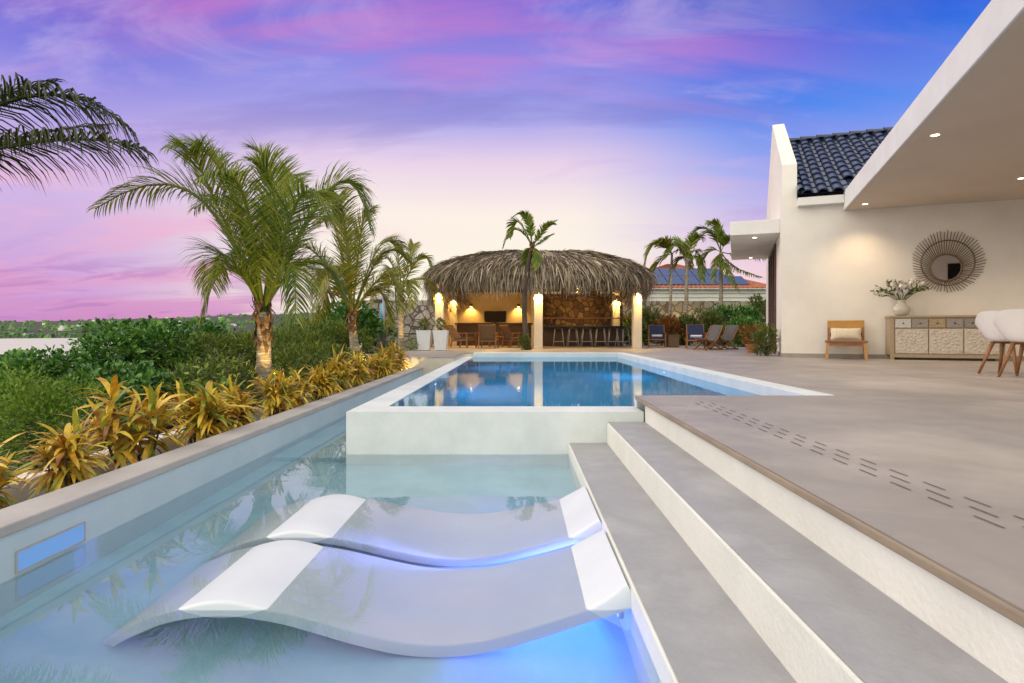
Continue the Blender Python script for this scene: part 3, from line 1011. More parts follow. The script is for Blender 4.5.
# underwater lamps of the upper pool
for (x, y, sx_, lb) in ((-1.214, 8.2, 1, 'round underwater light on the overflow side of the upper pool, nearer end'), (-1.214, 12.6, 1, 'round underwater light on the overflow side of the upper pool, far end'),
                        (2.694, 10.4, -1, 'round underwater light on the patio side of the upper pool')):
    pl = thing('pool_light', lb, 'pool light', (x, y, -0.62), 0, 'underwater lights of the upper pool')
    m_ = MB()
    m_.tube([(0, 0, 0), (sx_ * .02, 0, 0)], .10, 20)
    r_ = m_.build('ring', M['metal'], pl)
    m_ = MB()
    m_.tube([(sx_ * .0205, 0, 0), (sx_ * .024, 0, 0)], .08, 20)
    m_.build('lens', M['led'], pl)
    lamp('pool_lamp', (x + sx_ * .10, y, -0.62), 110, (0.08, 0.50, 1.0), (x + sx_ * 3, y, -1.1), 165, .8, .06)

# ================================================================== PATIO FURNITURE BY THE HOUSE
# sideboard (local x along the wall, y away from the wall is negative)
sb = thing('sideboard', 'long limed wood sideboard with carved pale panel doors under the round mirror', 'sideboard', H(3.0, -0.27), HA)
W, D_, Ht = 1.94, 0.42, 0.92
mb = MB()
mb.box(-W / 2, W / 2, -D_ / 2 + .02, D_ / 2, 0.10, Ht - .045)
mb.build('body', M['sideboard'], sb)
mb = MB()
mb.box(-W / 2 - .02, W / 2 + .02, -D_ / 2 - .015, D_ / 2, Ht - .044, Ht)
mb.build('top', M['sideboard'], sb, bevel=0.006)
mb = MB()
for x in (-W / 2, W / 2 - .07):
    mb.box(x, x + .07, -D_ / 2, -D_ / 2 + .0195, 0.0, Ht - .045)
    mb.box(x, x + .07, D_ / 2 - .06, D_ / 2, 0.0, 0.0995)
mb.box(-W / 2 + .071, W / 2 - .071, -D_ / 2, -D_ / 2 + .0195, 0.05, 0.12)
mb.build('frame', M['sideboard'], sb)
mb = MB()
mb.box(-W / 2 + .15, W / 2 - .15, -D_ / 2 + .03, D_ / 2 - .03, 0.0, 0.049)
mb.build('plinth', M['black'], sb)
dw = (W - .16) / 3
for d in range(3):
    xc = -W / 2 + .08 + dw * (d + .5)
    m_ = MB()
    m_.box(xc - dw / 2 + .012, xc + dw / 2 - .012, -D_ / 2 - .006, -D_ / 2 + .0195, 0.135, 0.64)
    dr = m_.build('door', M['carved'], sb, bevel=0.004)
    m_ = MB()                                # carved rosette in relief
    zc = 0.387
    for rr, n_, ln in ((0.0, 8, .07), (0.07, 12, .085), (0.15, 16, .085)):
        for k in range(n_):
            a_ = 2 * PI * k / n_ + rr
            c_, s_ = math.cos(a_), math.sin(a_)
            p0, p1 = rr + .008, rr + ln
            wv = (.018 + rr * .08)
            y_ = -D_ / 2 - .0065
            pts = [(p0, 0), ((p0 + p1) / 2, wv), (p1, 0), ((p0 + p1) / 2, -wv)]
            vs_ = [(xc + c_ * u - s_ * v, y_, zc + s_ * u + c_ * v) for u, v in pts]
            pm = (p0 + p1) / 2
            vs_.append((xc + c_ * pm, y_ - .014, zc + s_ * pm))
            m_.add(vs_, [(0, 1, 4), (1, 2, 4), (2, 3, 4), (3, 0, 4)])
    for cx_ in (-1, 1):
        for cz_ in (-1, 1):
            for k in range(5):
                a_ = math.atan2(-cz_, -cx_) + (k - 2) * .35
                bx, bz = xc + cx_ * (dw / 2 - .03), zc + cz_ * .235
                c_, s_ = math.cos(a_), math.sin(a_)
                y_ = -D_ / 2 - .0065
                vs_ = [(bx + c_ * u - s_ * v, y_, bz + s_ * u + c_ * v) for u, v in ((.01, 0), (.06, .016), (.12, 0), (.06, -.016))]
                vs_.append((bx + c_ * .06, y_ - .012, bz + s_ * .06))
                m_.add(vs_, [(0, 1, 4), (1, 2, 4), (2, 3, 4), (3, 0, 4)])
    m_.build('carving', M['carved'], dr)
DC = [(0.66, 0.64, 0.60, 1), (0.36, 0.32, 0.29, 1), (0.44, 0.33, 0.20, 1), (0.33, 0.30, 0.28, 1), (0.30, 0.27, 0.25, 1), (0.42, 0.36, 0.30, 1)]
for d in range(6):
    xc = -W / 2 + .08 + dw / 2 * (d + .5)
    m_ = MB()
    m_.box(xc - dw / 4 + .01, xc + dw / 4 - .01, -D_ / 2 - .006, -D_ / 2 + .0195, 0.67, 0.85)
    dd = m_.build('drawer', mat('drawer_wood', [DC[d], tuple(c * .75 for c in DC[d][:3]) + (1,)], 0.7, 40, bump=0.4, coord='Object'), sb, bevel=0.004)
    m_ = MB()
    m_.lathe([(0.008, 0), (0.016, .012), (0.012, .02)], 8)
    k_ = m_.build('knob', M['black'], dd)
    k_.location = (xc, -D_ / 2 - .006, 0.76)
    k_.rotation_euler = (R(90), 0, 0)

# vase and bouquet
VP = H(2.28, -0.27, Ht)
mb = MB()
mb.lathe([(0.07, 0), (0.12, 0.03), (0.155, 0.10), (0.15, 0.17), (0.10, 0.235), (0.068, 0.275), (0.075, 0.315), (0.085, 0.335), (0.07, 0.33), (0.06, 0.28)], 24)
vase = tag(mb.build('vase', M['vase'], smooth=True, loc=VP), 'round pale textured ceramic vase standing on the sideboard', 'vase')
bq = thing('bouquet', 'bouquet of cream roses and greenery spreading out of the ceramic vase', 'bouquet', VP + Vector((0, 0, 0.30)), HA)
rng = random.Random(11)
mb, ml, mp1, mp2_ = MB(), MB(), MB(), MB()
for k in range(44):
    a_ = rng.uniform(0, 2 * PI)
    spread = rng.uniform(.15, .46)
    d = Vector((math.cos(a_) * spread * 1.2, math.sin(a_) * spread * .45, rng.uniform(.15, .50)))
    if k < 10:
        d = Vector(((-1 if k % 2 else 1) * rng.uniform(.34, .60), rng.uniform(-.12, .1), rng.uniform(.10, .36)))
    pts = [Vector((0, 0, -.02)), d * .5 + Vector((0, 0, .06)), d]
    mb.tube(pts, [.004, .003, .002], 5)
    for j in range(12):
        f = rng.uniform(.35, 1)
        p = pts[1].lerp(d, (f - .35) / .65)
        ld = (d.normalized() + Vector((rng.uniform(-1, 1), rng.uniform(-1, 1), rng.uniform(-.6, .8)))).normalized()
        ln = rng.uniform(.05, .11)
        sd_ = ld.cross(Vector((rng.uniform(-1, 1), rng.uniform(-1, 1), 1))).normalized()
        ml.blade([p, p + ld * ln * .5, p + ld * ln - Vector((0, 0, .01))], [.004, .013, 0], sd_)
for (x, z, r_, mm) in ((-.02, .17, .062, 0), (.10, .12, .05, 0), (-.16, .12, .045, 0), (-.10, .02, .05, 0), (.20, .17, .05, 0), (.04, .04, .042, 0), (-.06, .24, .04, 1), (-.20, .2, .04, 1),
                       (.13, .24, .045, 0), (-.27, .10, .03, 0), (.33, .2, .035, 0)):
    tgt = mp1
    c0 = Vector((x, -.16 + rng.uniform(-.04, .03), z + .16))
    r_ *= 1.35
    for k in range(26):
        a_, b_ = rng.uniform(0, 2 * PI), rng.uniform(-.5, 1.3)
        n_ = Vector((math.cos(a_) * math.cos(b_), math.sin(a_) * math.cos(b_), math.sin(b_)))
        u = n_.cross(Vector((0, .3, 1))).normalized()
        w_ = n_.cross(u)
        cc = c0 + n_ * r_ * .75
        q = r_ * .55
        tgt.add([cc - u * q, cc - w_ * q + n_ * q * .3, cc + u * q, cc + w_ * q + n_ * q * .5], [(0, 1, 2, 3)])
mb.build('stem', M['shrub'], bq)
ml.build('leaf', M['shrub'], bq)
mp1.build('flower', M['petal'], bq)

# sunburst mirror on the wall
mir = thing('mirror', 'round sunburst mirror with radiating rattan rays hung on the patio wall', 'mirror', H(3.16, -0.012, 2.06), HA)
rng = random.Random(2)
mb = MB()
for k in range(64):
    a_ = 2 * PI * k / 64 + rng.uniform(-.012, .012)
    r0, r1 = 0.27, rng.uniform(.62, .66)
    off = Vector((-.03 * .0, 0, 0))
    c0 = Vector((-.04, -.03, -.13))
    p0 = c0 + Vector((math.cos(a_) * r0, 0, math.sin(a_) * r0))
    p1 = Vector((math.cos(a_) * r1, -.025, math.sin(a_) * r1))
    mb.tube([p0, p1], [.008, .0075], 6)
mb.build('rays', M['rattan'], mir)


def ring_mb(cx_, cz_, r_, th, y_, n=48):
    m_ = MB()
    pts = [Vector((cx_ + r_ * math.cos(2 * PI * k / n), y_, cz_ + r_ * math.sin(2 * PI * k / n))) for k in range(n + 1)]
    m_.tube(pts, th, 6, cap=False)
    return m_


ring_mb(-.012, -.03, .47, .014, -.045).build('hoop', M['rattan'], mir, smooth=True)
ring_mb(-.04, -.13, .275, .02, -.04).build('frame', M['rattan'], mir, smooth=True)
mb = MB()
mb.lathe([(0.262, 0), (0.0005, 0)], 40, cap=False)
g = mb.build('glass', M['mirror'], mir)
g.location = (-.04, -.045, -.13)
g.rotation_euler = (R(90), 0, 0)

# low wooden chair with its cushion
lc = thing('low_chair', 'low armless orange wood chair with slatted back against the patio wall', 'chair', H(1.21, -0.50), HA - R(8))
lc.scale = (1.16, 1.1, 1.06)
mb = MB()
mb.box(-.34, .34, -.34, .30, 0.335, 0.375)
mb.build('seat', M['teak'], lc, bevel=0.008)
mb = MB()
mb.box(-.30, .30, -.325, -.295, 0.27, 0.334)
mb.box(-.30, .30, .24, .27, 0.27, 0.334)
mb.build('apron', M['teak'], lc)
for x, y, dx, dy in ((-.29, -.30, -.02, -.03), (.29, -.30, .02, -.03), (-.29, .26, -.03, .05), (.29, .26, .03, .05)):
    m_ = MB()
    m_.bar((x + dx, y + dy, 0), (x, y, .335), .05, .05, (0, 1, 0))
    m_.build('leg', M['lightwood'], lc)
mb = MB()
mb.prism([(-.30, .62), (.30, .62), (.30, .785), (-.30, .785)], .30, .33, 1)
bk = mb.build('backrest', mat('ochre_wood', [(0.50, 0.27, 0.05, 1), (0.42, 0.20, 0.04, 1)], 0.5, 8, coord='Object'), lc, bevel=0.006)
mb = MB()
for x in (-.28, .28):
    mb.bar((x, .26, .376), (x, .345, .78), .045, .03, (0, 1, 0))
mb.box(-.27, .27, .285, .305, .45, .53)
mb.build('back_frame', M['teak'], lc)
mb = MB()
n_ = 14
top, bot = [], []
for i in range(n_ + 1):
    u = -1 + 2 * i / n_
    r1, r2 = [], []
    for j in range(n_ + 1):
        v = -1 + 2 * j / n_
        pf = (1 - abs(u) ** 3) ** .5 * (1 - abs(v) ** 3) ** .5
        r1.append((u * .24, -.075 * pf, v * .13 * (1 - .08 * (1 - u * u))))
        r2.append((u * .24, .075 * pf, v * .13 * (1 - .08 * (1 - u * u))))
    top.append(r1)
    bot.append(r2[::-1])
mb.grid(top)
mb.grid(bot)
cu = tag(mb.build('cushion', M['pale'], smooth=True), 'cream oblong cushion leaning on the back of the low wooden chair', 'cushion')
cu.location = H(1.21, -0.50) + Matrix.Rotation(HA - R(8), 3, 'Z') @ Vector((0, .185, .535))
cu.scale = (1.16, 1.1, 1.06)
cu.rotation_euler = (R(-16), 0, HA - R(8))

# white tub chairs at the patio dining end
def tub_chair():
    t_ = thing('tub_chair', '', 'chair', (0, 0, 0), 0, 'white tub chairs on the patio')
    # shell: seat bowl and wrap-round back, facing +x
    m_ = MB()
    outer, inner = [], []
    nA, nZ = 30, 12
    for i in range(nZ + 1):
        v = i / nZ
        ro, ri = [], []
        for k in range(nA):
            th = 2 * PI * k / nA                     # 0 = front
            backness = 0.5 - 0.5 * math.cos(th)      # 1 at the back
            armness = abs(math.sin(th))
            rim = 0.06 + 0.17 * smooth(.15, .6, backness) + 0.19 * smooth(.7, 1.0, backness)
            rad = 0.10 + 0.17 * math.sqrt(v) * 1.0 + 0.03 * v * v + .055 * v ** 4 * backness
            z = 0.455 + rim * (v ** 2.2)
            x, y = rad * math.cos(th) * 1.0, rad * math.sin(th) * 1.06
            ro.append((x, y, z))
            q = .985 if v < .9 else .97
            ri.append((x * .965, y * .965, z + .014 * (1 - v)))
        ro.append(ro[0])
        ri.append(ri[0])
        outer.append(ro)
        inner.append(ri[::-1])
    m_.grid([r_[::-1] for r_ in outer][::1])
    m_.grid(inner)
    m_.grid([outer[-1], [p for p in inner[-1][::-1]]])
    m_.add([p for p in outer[0][:-1]], [tuple(range(nA))])
    m_.add([p for p in inner[0][:-1]], [tuple(range(nA))])
    m_.build('shell', M['tub'], t_, smooth=True)
    m_ = MB()
    m_.bar((-.13, -.13, .44), (.13, .13, .44), .025, .03)
    m_.bar((-.13, .13, .439), (.13, -.13, .439), .025, .03)
    m_.build('seat_frame', M['teak'], t_)
    for sx_ in (-1, 1):
        for sy_ in (-1, 1):
            m_ = MB()
            m_.tube([(sx_ * .23, sy_ * .23, 0), (sx_ * .115, sy_ * .115, .45)], [.016, .026], 10)
            m_.build('leg', M['teak'], t_, smooth=True)
    return t_


tc1 = tub_chair()
tc1['label'] = 'white plastic tub chair with splayed wooden legs, nearer the carved sideboard doors'
tc1.location = (6.80, 7.90, 0)
tc1.rotation_euler = (0, 0, HA + R(42))
dup(tc1, (6.58, 7.32, 0), HA + R(47), 'white plastic tub chair with splayed wooden legs, cut by the frame edge')

# ================================================================== LEDGE LOUNGERS IN THE LOWER POOL
PROF = [(0.425, .092), (0.33, .036), (0.255, -.006), (0.15, -.075), (0.0, -.165), (-0.15, -.235), (-0.30, -.262), (-0.45, -.245), (-0.60, -.185), (-0.75, -.105),
        (-0.87, -.04), (-0.985, .004), (-1.08, .028), (-1.16, .034), (-1.24, .024), (-1.33, -.004), (-1.42, -.06), (-1.50, -.14), (-1.57, -.22), (-1.62, -.295)]


def cat(p, n):
    out = []
    for i in range(len(p) - 1):
        p0, p1, p2, p3 = p[max(i - 1, 0)], p[i], p[i + 1], p[min(i + 2, len(p) - 1)]
        for k in range(n):
            t = k / n
            out.append(tuple(.5 * (2 * b + (c - a_) * t + (2 * a_ - 5 * b + 4 * c - d) * t * t + (-a_ + 3 * b - 3 * c + d) * t ** 3) for a_, b, c, d in zip(p0, p1, p2, p3)))
    out.append(p[-1])
    return out


def chaise(y0, y1, dx, label):
    t_ = thing('ledge_lounger', label, 'pool lounger', (-.6, (y0 + y1) / 2, LF), 0, 'white loungers standing in the shallow pool')
    m_ = MB()
    P = cat(PROF, 5)
    yc, hw = 0, (y1 - y0) / 2
    secs = []
    for i, (x, z) in enumerate(P):
        a_, b_ = P[max(i - 1, 0)], P[min(i + 1, len(P) - 1)]
        tx, tz = b_[0] - a_[0], b_[1] - a_[1]
        L_ = math.hypot(tx, tz)
        nx, nz = tz / L_, -tx / L_               # pointing up
        if nz < 0:
            nx, nz = -nx, -nz
        f = i / (len(P) - 1)
        th = 0.085 - 0.03 * smooth(.75, 1, f)
        shoulder = 1 - .05 * smooth(.06, 0, f) - .04 * smooth(.94, 1, f)
        row = []
        for (u, v) in ((-1, -1), (-1, -.15), (-.985, -.03), (-.955, 0), (-.6, -.004), (0, -.006), (.6, -.004), (.955, 0), (.985, -.03), (1, -.15), (1, -1)):
            row.append((x + dx + .6 + nx * v * th, u * hw * shoulder, LW - LF + z + nz * v * th))
        secs.append(row + [row[0]])
    m_.grid(secs)
    m_.add(secs[0][:-1], [tuple(range(11))])
    m_.add(secs[-1][:-1], [tuple(range(11))[::-1]])
    o = m_.build('shell', M['shell'], t_, smooth=True)
    es = o.modifiers.new('edges', 'EDGE_SPLIT')
    es.split_angle = R(50)
    return t_


chaise(2.20, 2.86, 0.0, 'white wave-shaped lounger in the pool, nearer the camera, head beside the lowest step')
chaise(2.97, 3.66, 0.0, 'white wave-shaped lounger in the pool, the farther one towards the raised pool wall')
# pool light on the step wall between the lounger heads
for (yy, lb) in ((2.92, 'small underwater light glowing blue on the step wall between the lounger heads'), (2.42, 'small underwater light glowing blue under the nearer lounger head')):
  pl = thing('pool_light', lb, 'pool light', (0.438, yy, -0.70), 0, 'blue underwater lights by the loungers')
  mb = MB()
  mb.lathe([(0.055, 0), (0.055, .012), (0.045, .016)], 20)
  o = mb.build('ring', M['metal'], pl)
  o.rotation_euler = (0, R(-90), 0)
  mb = MB()
  mb.lathe([(0.043, .018), (0.0005, .018)], 20, cap=False)
  o = mb.build('lens', M['blue_lens'], pl)
  o.rotation_euler = (0, R(-90), 0)
lamp('pool_lamp', (0.37, 2.92, -0.70), 85, (0.16, 0.22, 1.0), (-2.0, 2.9, -0.75), 175, 0.6, 0.04)
lamp('pool_lamp', (0.37, 2.42, -0.70), 26, (0.03, 0.17, 1.0), (-2.0, 1.9, -0.75), 178, 0.6, 0.04)
pl = thing('blue_glow_panel', 'rectangular glowing blue panel standing for a blue patch on the pool wall just above the waterline', 'wall light', (LX + .001, 2.70, -0.42))  # emissive panel added for an unclear blue patch on the wall
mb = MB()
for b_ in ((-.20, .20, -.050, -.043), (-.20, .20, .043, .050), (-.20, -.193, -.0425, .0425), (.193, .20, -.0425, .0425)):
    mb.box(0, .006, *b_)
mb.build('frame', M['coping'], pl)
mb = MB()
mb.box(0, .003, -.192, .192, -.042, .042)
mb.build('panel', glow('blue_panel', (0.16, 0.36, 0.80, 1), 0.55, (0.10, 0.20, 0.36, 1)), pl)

# ================================================================== THATCHED BAR HUT
HB = Vector((0.72, 21.4, 0))
hut = thing('thatched_hut', 'open sided bar hut with shaggy grey palm thatch roof beyond the pool', 'hut', HB)
PXS = (-2.66, 0.69, 4.04)


def post(x, y, w=.145):
    m_ = MB()
    m_.box(x - w, x + w, y - w, y + w, 0, 2.25)
    return m_.build('post', M['post'], hut, world=True, bevel=0.01)


def postlamp(x, y, pst, e_, face=-1):
    m_ = MB()
    m_.lathe([(0.035, 0), (0.035, 0.12)], 12, (x, y + face * .23, 1.90))
    l_ = m_.build('wall_lamp', M['black'], pst)
    l_.location = (0, 0, 0)
    m_ = MB()
    m_.lathe([(0.03, -0.001), (0.0005, -0.001)], 12, (x, y + face * .23, 1.90), cap=False)
    m_.build('lens', M['warm'], l_)
    for o in (l_,):
        o.location = (0, 0, 0)
    lamp('wall_lamp_light', (x, y + face * .24, 1.86), e_, (1.0, 0.60, 0.15), (x, y + face * .15, 0.5), 150, 0.9, 0.04)
    l2 = lamp('wall_lamp_uplight', (x, y + face * .24, 2.0), e_ * .15, (1.0, 0.58, 0.16), (x, y + face * .3, 3.0), 160, 0.9, 0.04)


for i, x in enumerate(PXS):
    p_ = post(x, 19.35)
    postlamp(x, 19.35, p_, 230)
for i, x in enumerate((-2.66, 4.04)):
    p_ = post(x, 23.5)
    postlamp(x, 23.5, p_, 190)
post(0.69, 23.5)
for y in (19.35, 23.5):
    mb = MB()
    mb.box(-2.9, 4.28, y - .06, y + .06, 2.255, 2.40)
    mb.build('beam', M['darkwood'], hut, world=True)
for x in (-2.66, -1.55, -.44, .69, 1.8, 2.9, 4.04):
    mb = MB()
    mb.box(x - .05, x + .05, 18.9, 23.9, 2.405, 2.50)
    mb.build('rafter', M['darkwood'], hut, world=True)

# thatch: a rounded core with thousands of palm strips laid over it
PRF = [(2.10, 3.78, 2.85), (2.32, 3.98, 3.02), (2.60, 3.98, 3.0), (2.86, 3.72, 2.75), (3.08, 3.25, 2.25), (3.28, 2.75, 1.65), (3.46, 2.2, 1.0), (3.55, 1.8, .4), (3.57, 1.6, .1)]


def super_pt(i_f, th, push=0.0):
    k = max(0, min(len(PRF) - 2, int(i_f)))
    f = i_f - k
    z, a_, b_ = [PRF[k][q] * (1 - f) + PRF[k + 1][q] * f for q in range(3)]
    n_ = 3.4
    c_, s_ = math.cos(th), math.sin(th)
    r_ = (abs(c_) ** n_ + abs(s_) ** n_) ** (-1 / n_)
    wob = 1 + 0.02 * noise.noise((c_ * 3, s_ * 3, i_f * .6)) + push
    return Vector((a_ * c_ * r_ * wob, b_ * s_ * r_ * wob, z + .05 * noise.noise((c_ * 4 + 5, s_ * 4, i_f))))


mb = MB()
nth = 72
mb.grid([[super_pt(i * .5, 2 * PI * k / nth) for k in range(nth + 1)] for i in range(2 * (len(PRF) - 1) + 1)])
mb.grid([[Vector((0, 0, 2.54))] * (nth + 1), [super_pt(0, 2 * PI * k / nth) + Vector((0, 0, .1)) for k in range(nth + 1)]])
core = mb.build('thatch_core', M['thatch_core'], hut, smooth=True)
mb = MB()
rng = random.Random(21)
for lv in range(23):
    i_f = lv * 7.6 / 22
    per = 900 if lv < 8 else int(760 - lv * 18)
    for _ in range(per):
        th = rng.uniform(0, 2 * PI)
        th += .10 * math.sin(4 * th)
        p = super_pt(i_f + rng.uniform(-.15, .15), th, rng.uniform(-.005, .015))
        q = super_pt(max(0, i_f - .7), th)
        out = Vector((p.x, p.y, 0)).normalized()
        if i_f < .75:
            d = Vector((rng.uniform(-.20, .20), rng.uniform(-.1, .1), -1)) + out * rng.uniform(-.22, .12)
            ln = rng.uniform(.14, .40) * (1 + .55 * noise.noise((th * 7, i_f, 3))) * (1.25 if rng.random() < .12 else 1)
        else:
            d = (q - p).normalized() + out * rng.uniform(.0, .22) + Vector((rng.uniform(-.25, .25), rng.uniform(-.2, .2), rng.uniform(-.15, .12)))
            ln = rng.uniform(.30, .80)
            if rng.random() < .06:
                d += out * rng.uniform(.2, .5) + Vector((rng.uniform(-.5, .5), 0, rng.uniform(-.1, .25)))
        d.normalize()
        if abs(p.x) > 2.9 and i_f < 1.5:
            ln *= 1.0 + (.9 if p.x < 0 else .5) * (abs(p.x) - 2.9)
        sd_ = d.cross(out + Vector((rng.uniform(-.6, .6), rng.uniform(-.6, .6), .3))).normalized()
        w_ = rng.uniform(.006, .018)
        p = p + out * rng.uniform(0.0, .05)
        p2 = p + d * ln * .55 + out * rng.uniform(0, .05)
        p3 = p + d * ln + Vector((0, 0, -.10 * ln)) + out * rng.uniform(-.04, .06)
        mb.blade([p, p2, p3], [w_, w_ * .9, w_ * .25], sd_)
mb.build('thatch', M['thatch'], hut)

# back walls of the hut
mb = MB()
mb.box(-2.8, .68, 23.9, 24.1, 0, 2.25)
lw_ = mb.build('plaster_wall', M['tan'], hut, world=True)
mb = MB()
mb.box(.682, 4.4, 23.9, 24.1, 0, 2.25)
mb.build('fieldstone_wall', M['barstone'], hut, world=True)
mb = MB()
mb.box(-3.0, -2.81, 21.8, 24.1, 0, 2.25)
mb.build('side_wall', M['tan'], hut, world=True)
for x in (-1.97, 0.02):
    m_ = MB()
    m_.box(x - .06, x + .06, 23.82, 23.899, 1.62, 1.74)
    f_ = m_.build('wall_lamp', M['black'], hut, world=True)
    m_ = MB()
    m_.box(x - .045, x + .045, 23.835, 23.89, 1.612, 1.619)
    m_.build('lens', M['warm'], f_)
    lamp('wall_lamp_light', (x, 23.76, 1.66), 90, (1.0, 0.62, 0.16), (x, 23.88, 0.4), 120, 0.9, 0.03)
for x, y, e_ in ((-1.0, 21.2, 1.6), (2.4, 22.9, .38), (2.4, 20.6, .5)):
    m_ = MB()
    m_.lathe([(0.05, 0), (0.05, 0.10)], 14, (x, y, 2.30))
    f_ = m_.build('ceiling_lamp', M['black'], hut, world=True)
    m_ = MB()
    m_.lathe([(0.042, -.001), (0.0005, -.001)], 14, (x, y, 2.30), cap=False)
    m_.build('lens', M['warm'], f_)
    lamp('ceiling_lamp_light', (x, y, 2.27), 130 * e_, (1.0, 0.58, 0.18), (x, y, 0), 150, 0.9, 0.05)
    lamp('ceiling_lamp_glow', (x, y - .2, 2.15), 60 * e_, (1.0, 0.58, 0.18))

# ---- inside the hut: counter, television, bar, stools, chairs
ct = thing('back_counter', 'dark wood counter along the tan back wall of the hut, below the television', 'counter', (-1.0, 23.6, 0))
mb = MB()
mb.box(-1.55, 1.55, -.22, .27, 0, .87)
mb.build('body', M['darkwood'], ct)
mb = MB()
mb.box(-1.6, 1.6, -.27, .28, .871, .93)
mb.build('top', M['darkwood'], ct, bevel=.006)
tv = thing('television', 'dark flat television standing on the back counter between two wall lamps', 'television', (-.95, 23.7, .931))
mb = MB()
mb.box(-.45, .45, -.02, .03, .05, .50)
mb.build('screen', M['screen'], tv, bevel=.006)
mb = MB()
mb.box(-.18, .18, -.08, .08, 0, .012)
mb.box(-.03, .03, 0, .025, .013, .05)
mb.build('stand', M['black'], tv)

bar = thing('bar_counter', 'dark bar counter with raised plank top behind the row of stools', 'bar', (2.62, 22.5, 0))
mb = MB()
mb.box(-1.6, 1.55, -.10, .30, 0, .74)
mb.build('body', M['darkwood'], bar)
mb = MB()
mb.box(-1.68, 1.62, -.30, .36, .741, .80)
mb.build('worktop', M['black'], bar, bevel=.006)
mb = MB()
mb.box(-1.72, 1.72, -.32, .06, 1.08, 1.125)
mb.build('plank_top', M['teak'], bar, bevel=.005)
for x in (-1.2, .95):
    m_ = MB()
    m_.box(x - .06, x + .06, -.12, -.02, .801, 1.079)
    m_.build('support', M['darkwood'], bar)
sh = thing('hanging_shelf', 'dark slatted shelf hung under the hut roof above the bar', 'shelf', (2.3, 22.6, 2.02))
mb = MB()
for k in range(5):
    mb.box(-1.55, 1.5, -.18 + k * .08, -.12 + k * .08, 0, .03)
mb.build('board', M['darkwood'], sh)
for x in (-1.4, 0, 1.4):
    m_ = MB()
    m_.box(x - .015, x + .015, -.01, .02, .031, .40)
    m_.build('hanger', M['black'], sh)
rng = random.Random(8)
k = 0
for (x0, n_) in ((-1.2, 5), (-.15, 3), (1.0, 3)):
    for i in range(n_):
        m_ = MB()
        m_.lathe([(.03, 0), (.045, .015), (.052, .10), (.05, .11), (.042, .02)], 12, (0, 0, 0))
        tag(m_.build('cup', M['tub'], smooth=True, loc=(2.3 + x0 + i * .13, 22.52, 2.051)), 'white cup standing on the hanging shelf above the bar', 'cup', 'white cups on the hanging shelf')


def stool():
    t_ = thing('bar_stool', '', 'bar stool', (0, 0, 0), 0, 'grey metal bar stools along the bar')
    m_ = MB()
    m_.box(-.17, .17, -.17, .17, .69, .72)
    m_.build('seat', M['black'], t_, bevel=.01)
    for sx_ in (-1, 1):
        for sy_ in (-1, 1):
            m_ = MB()
            m_.tube([(sx_ * .21, sy_ * .20, 0), (sx_ * .13, sy_ * .13, .689)], [.015, .015], 8)
            m_.build('leg', M['metal'], t_, smooth=True)
    m_ = MB()
    for a_, b_ in (((-1, -1), (1, -1)), ((1, -1), (1, 1)), ((1, 1), (-1, 1)), ((-1, 1), (-1, -1))):
        f = .21 - .08 * .25 / .69
        m_.tube([(a_[0] * f, a_[1] * f, .2), (b_[0] * f, b_[1] * f, .2)], .012, 6)
    m_.build('foot_rail', M['metal'], t_)
    return t_


st = stool()
SL = ['bar stool at the end nearest the middle post of the hut', 'second bar stool from the middle post of the hut', 'third bar stool counted from the middle post of the hut',
      'fourth bar stool counted from the middle post of the hut', 'fifth bar stool, just before the hut post on the right', 'last bar stool, turned at the far end of the bar']
for i, x in enumerate((1.55, 2.09, 2.62, 3.15, 3.64, 3.98)):
    o = st if i == 0 else dup(st, (0, 0, 0))
    o.location = (x, 21.75 - (.15 if i == 5 else 0), 0)
    o.rotation_euler = (0, 0, R(38) if i == 5 else R((i * 7) % 9 - 4))
    o['label'] = 'grey metal ' + SL[i]


def lounge_chair(name, label, back, cush, loc, rz, group, reclined=.34, navy=False):
    """Low wooden chair facing -y locally."""
    t_ = thing(name, label, 'chair', loc, rz, group)
    m_ = MB()
    for x in (-.29, .29):
        m_.bar((x, -.36, .30), (x, .30, .24), .045, .05)
    m_.bar((-.26, -.345, .285), (.26, -.345, .285), .04, .05)
    m_.bar((-.26, .27, .245), (.26, .27, .245), .04, .04)
    m_.build('frame', M['teak'], t_)
    for x in (-.30, .30):
        m_ = MB()
        m_.bar((x, -.34, 0), (x, -.33, .50), .04, .05, (0, 1, 0))
        m_.build('leg', M['teak'], t_)
        m_ = MB()
        m_.bar((x, .36, 0), (x, .26, .50), .04, .05, (0, 1, 0))
        m_.build('leg', M['teak'], t_)
        m_ = MB()
        m_.bar((x, -.40, .525), (x, .40, .51), .06, .03)
        m_.build('armrest', M['teak'], t_, bevel=.005)
    m_ = MB()
    m_.bar((0, -.34, .335), (0, .24, .29), .54, .09)
    m_.build('seat', M[cush], t_, bevel=.02)
    m_ = MB()
    m_.bar((0, .22, .31), (0, .22 + reclined, .80), .53, .07 if navy else .035, (0, 1, 0))
    b_ = m_.build('backrest', M[back], t_, bevel=.012)
    m_ = MB()
    for x in (-.28, .28):
        m_.bar((x, .24, .24), (x, .25 + reclined, .83), .035, .04, (0, 1, 0))
    m_.bar((-.26, .252 + reclined, .815), (.26, .252 + reclined, .815), .03, .03)
    m_.build('back_frame', M['teak'], t_)
    return t_


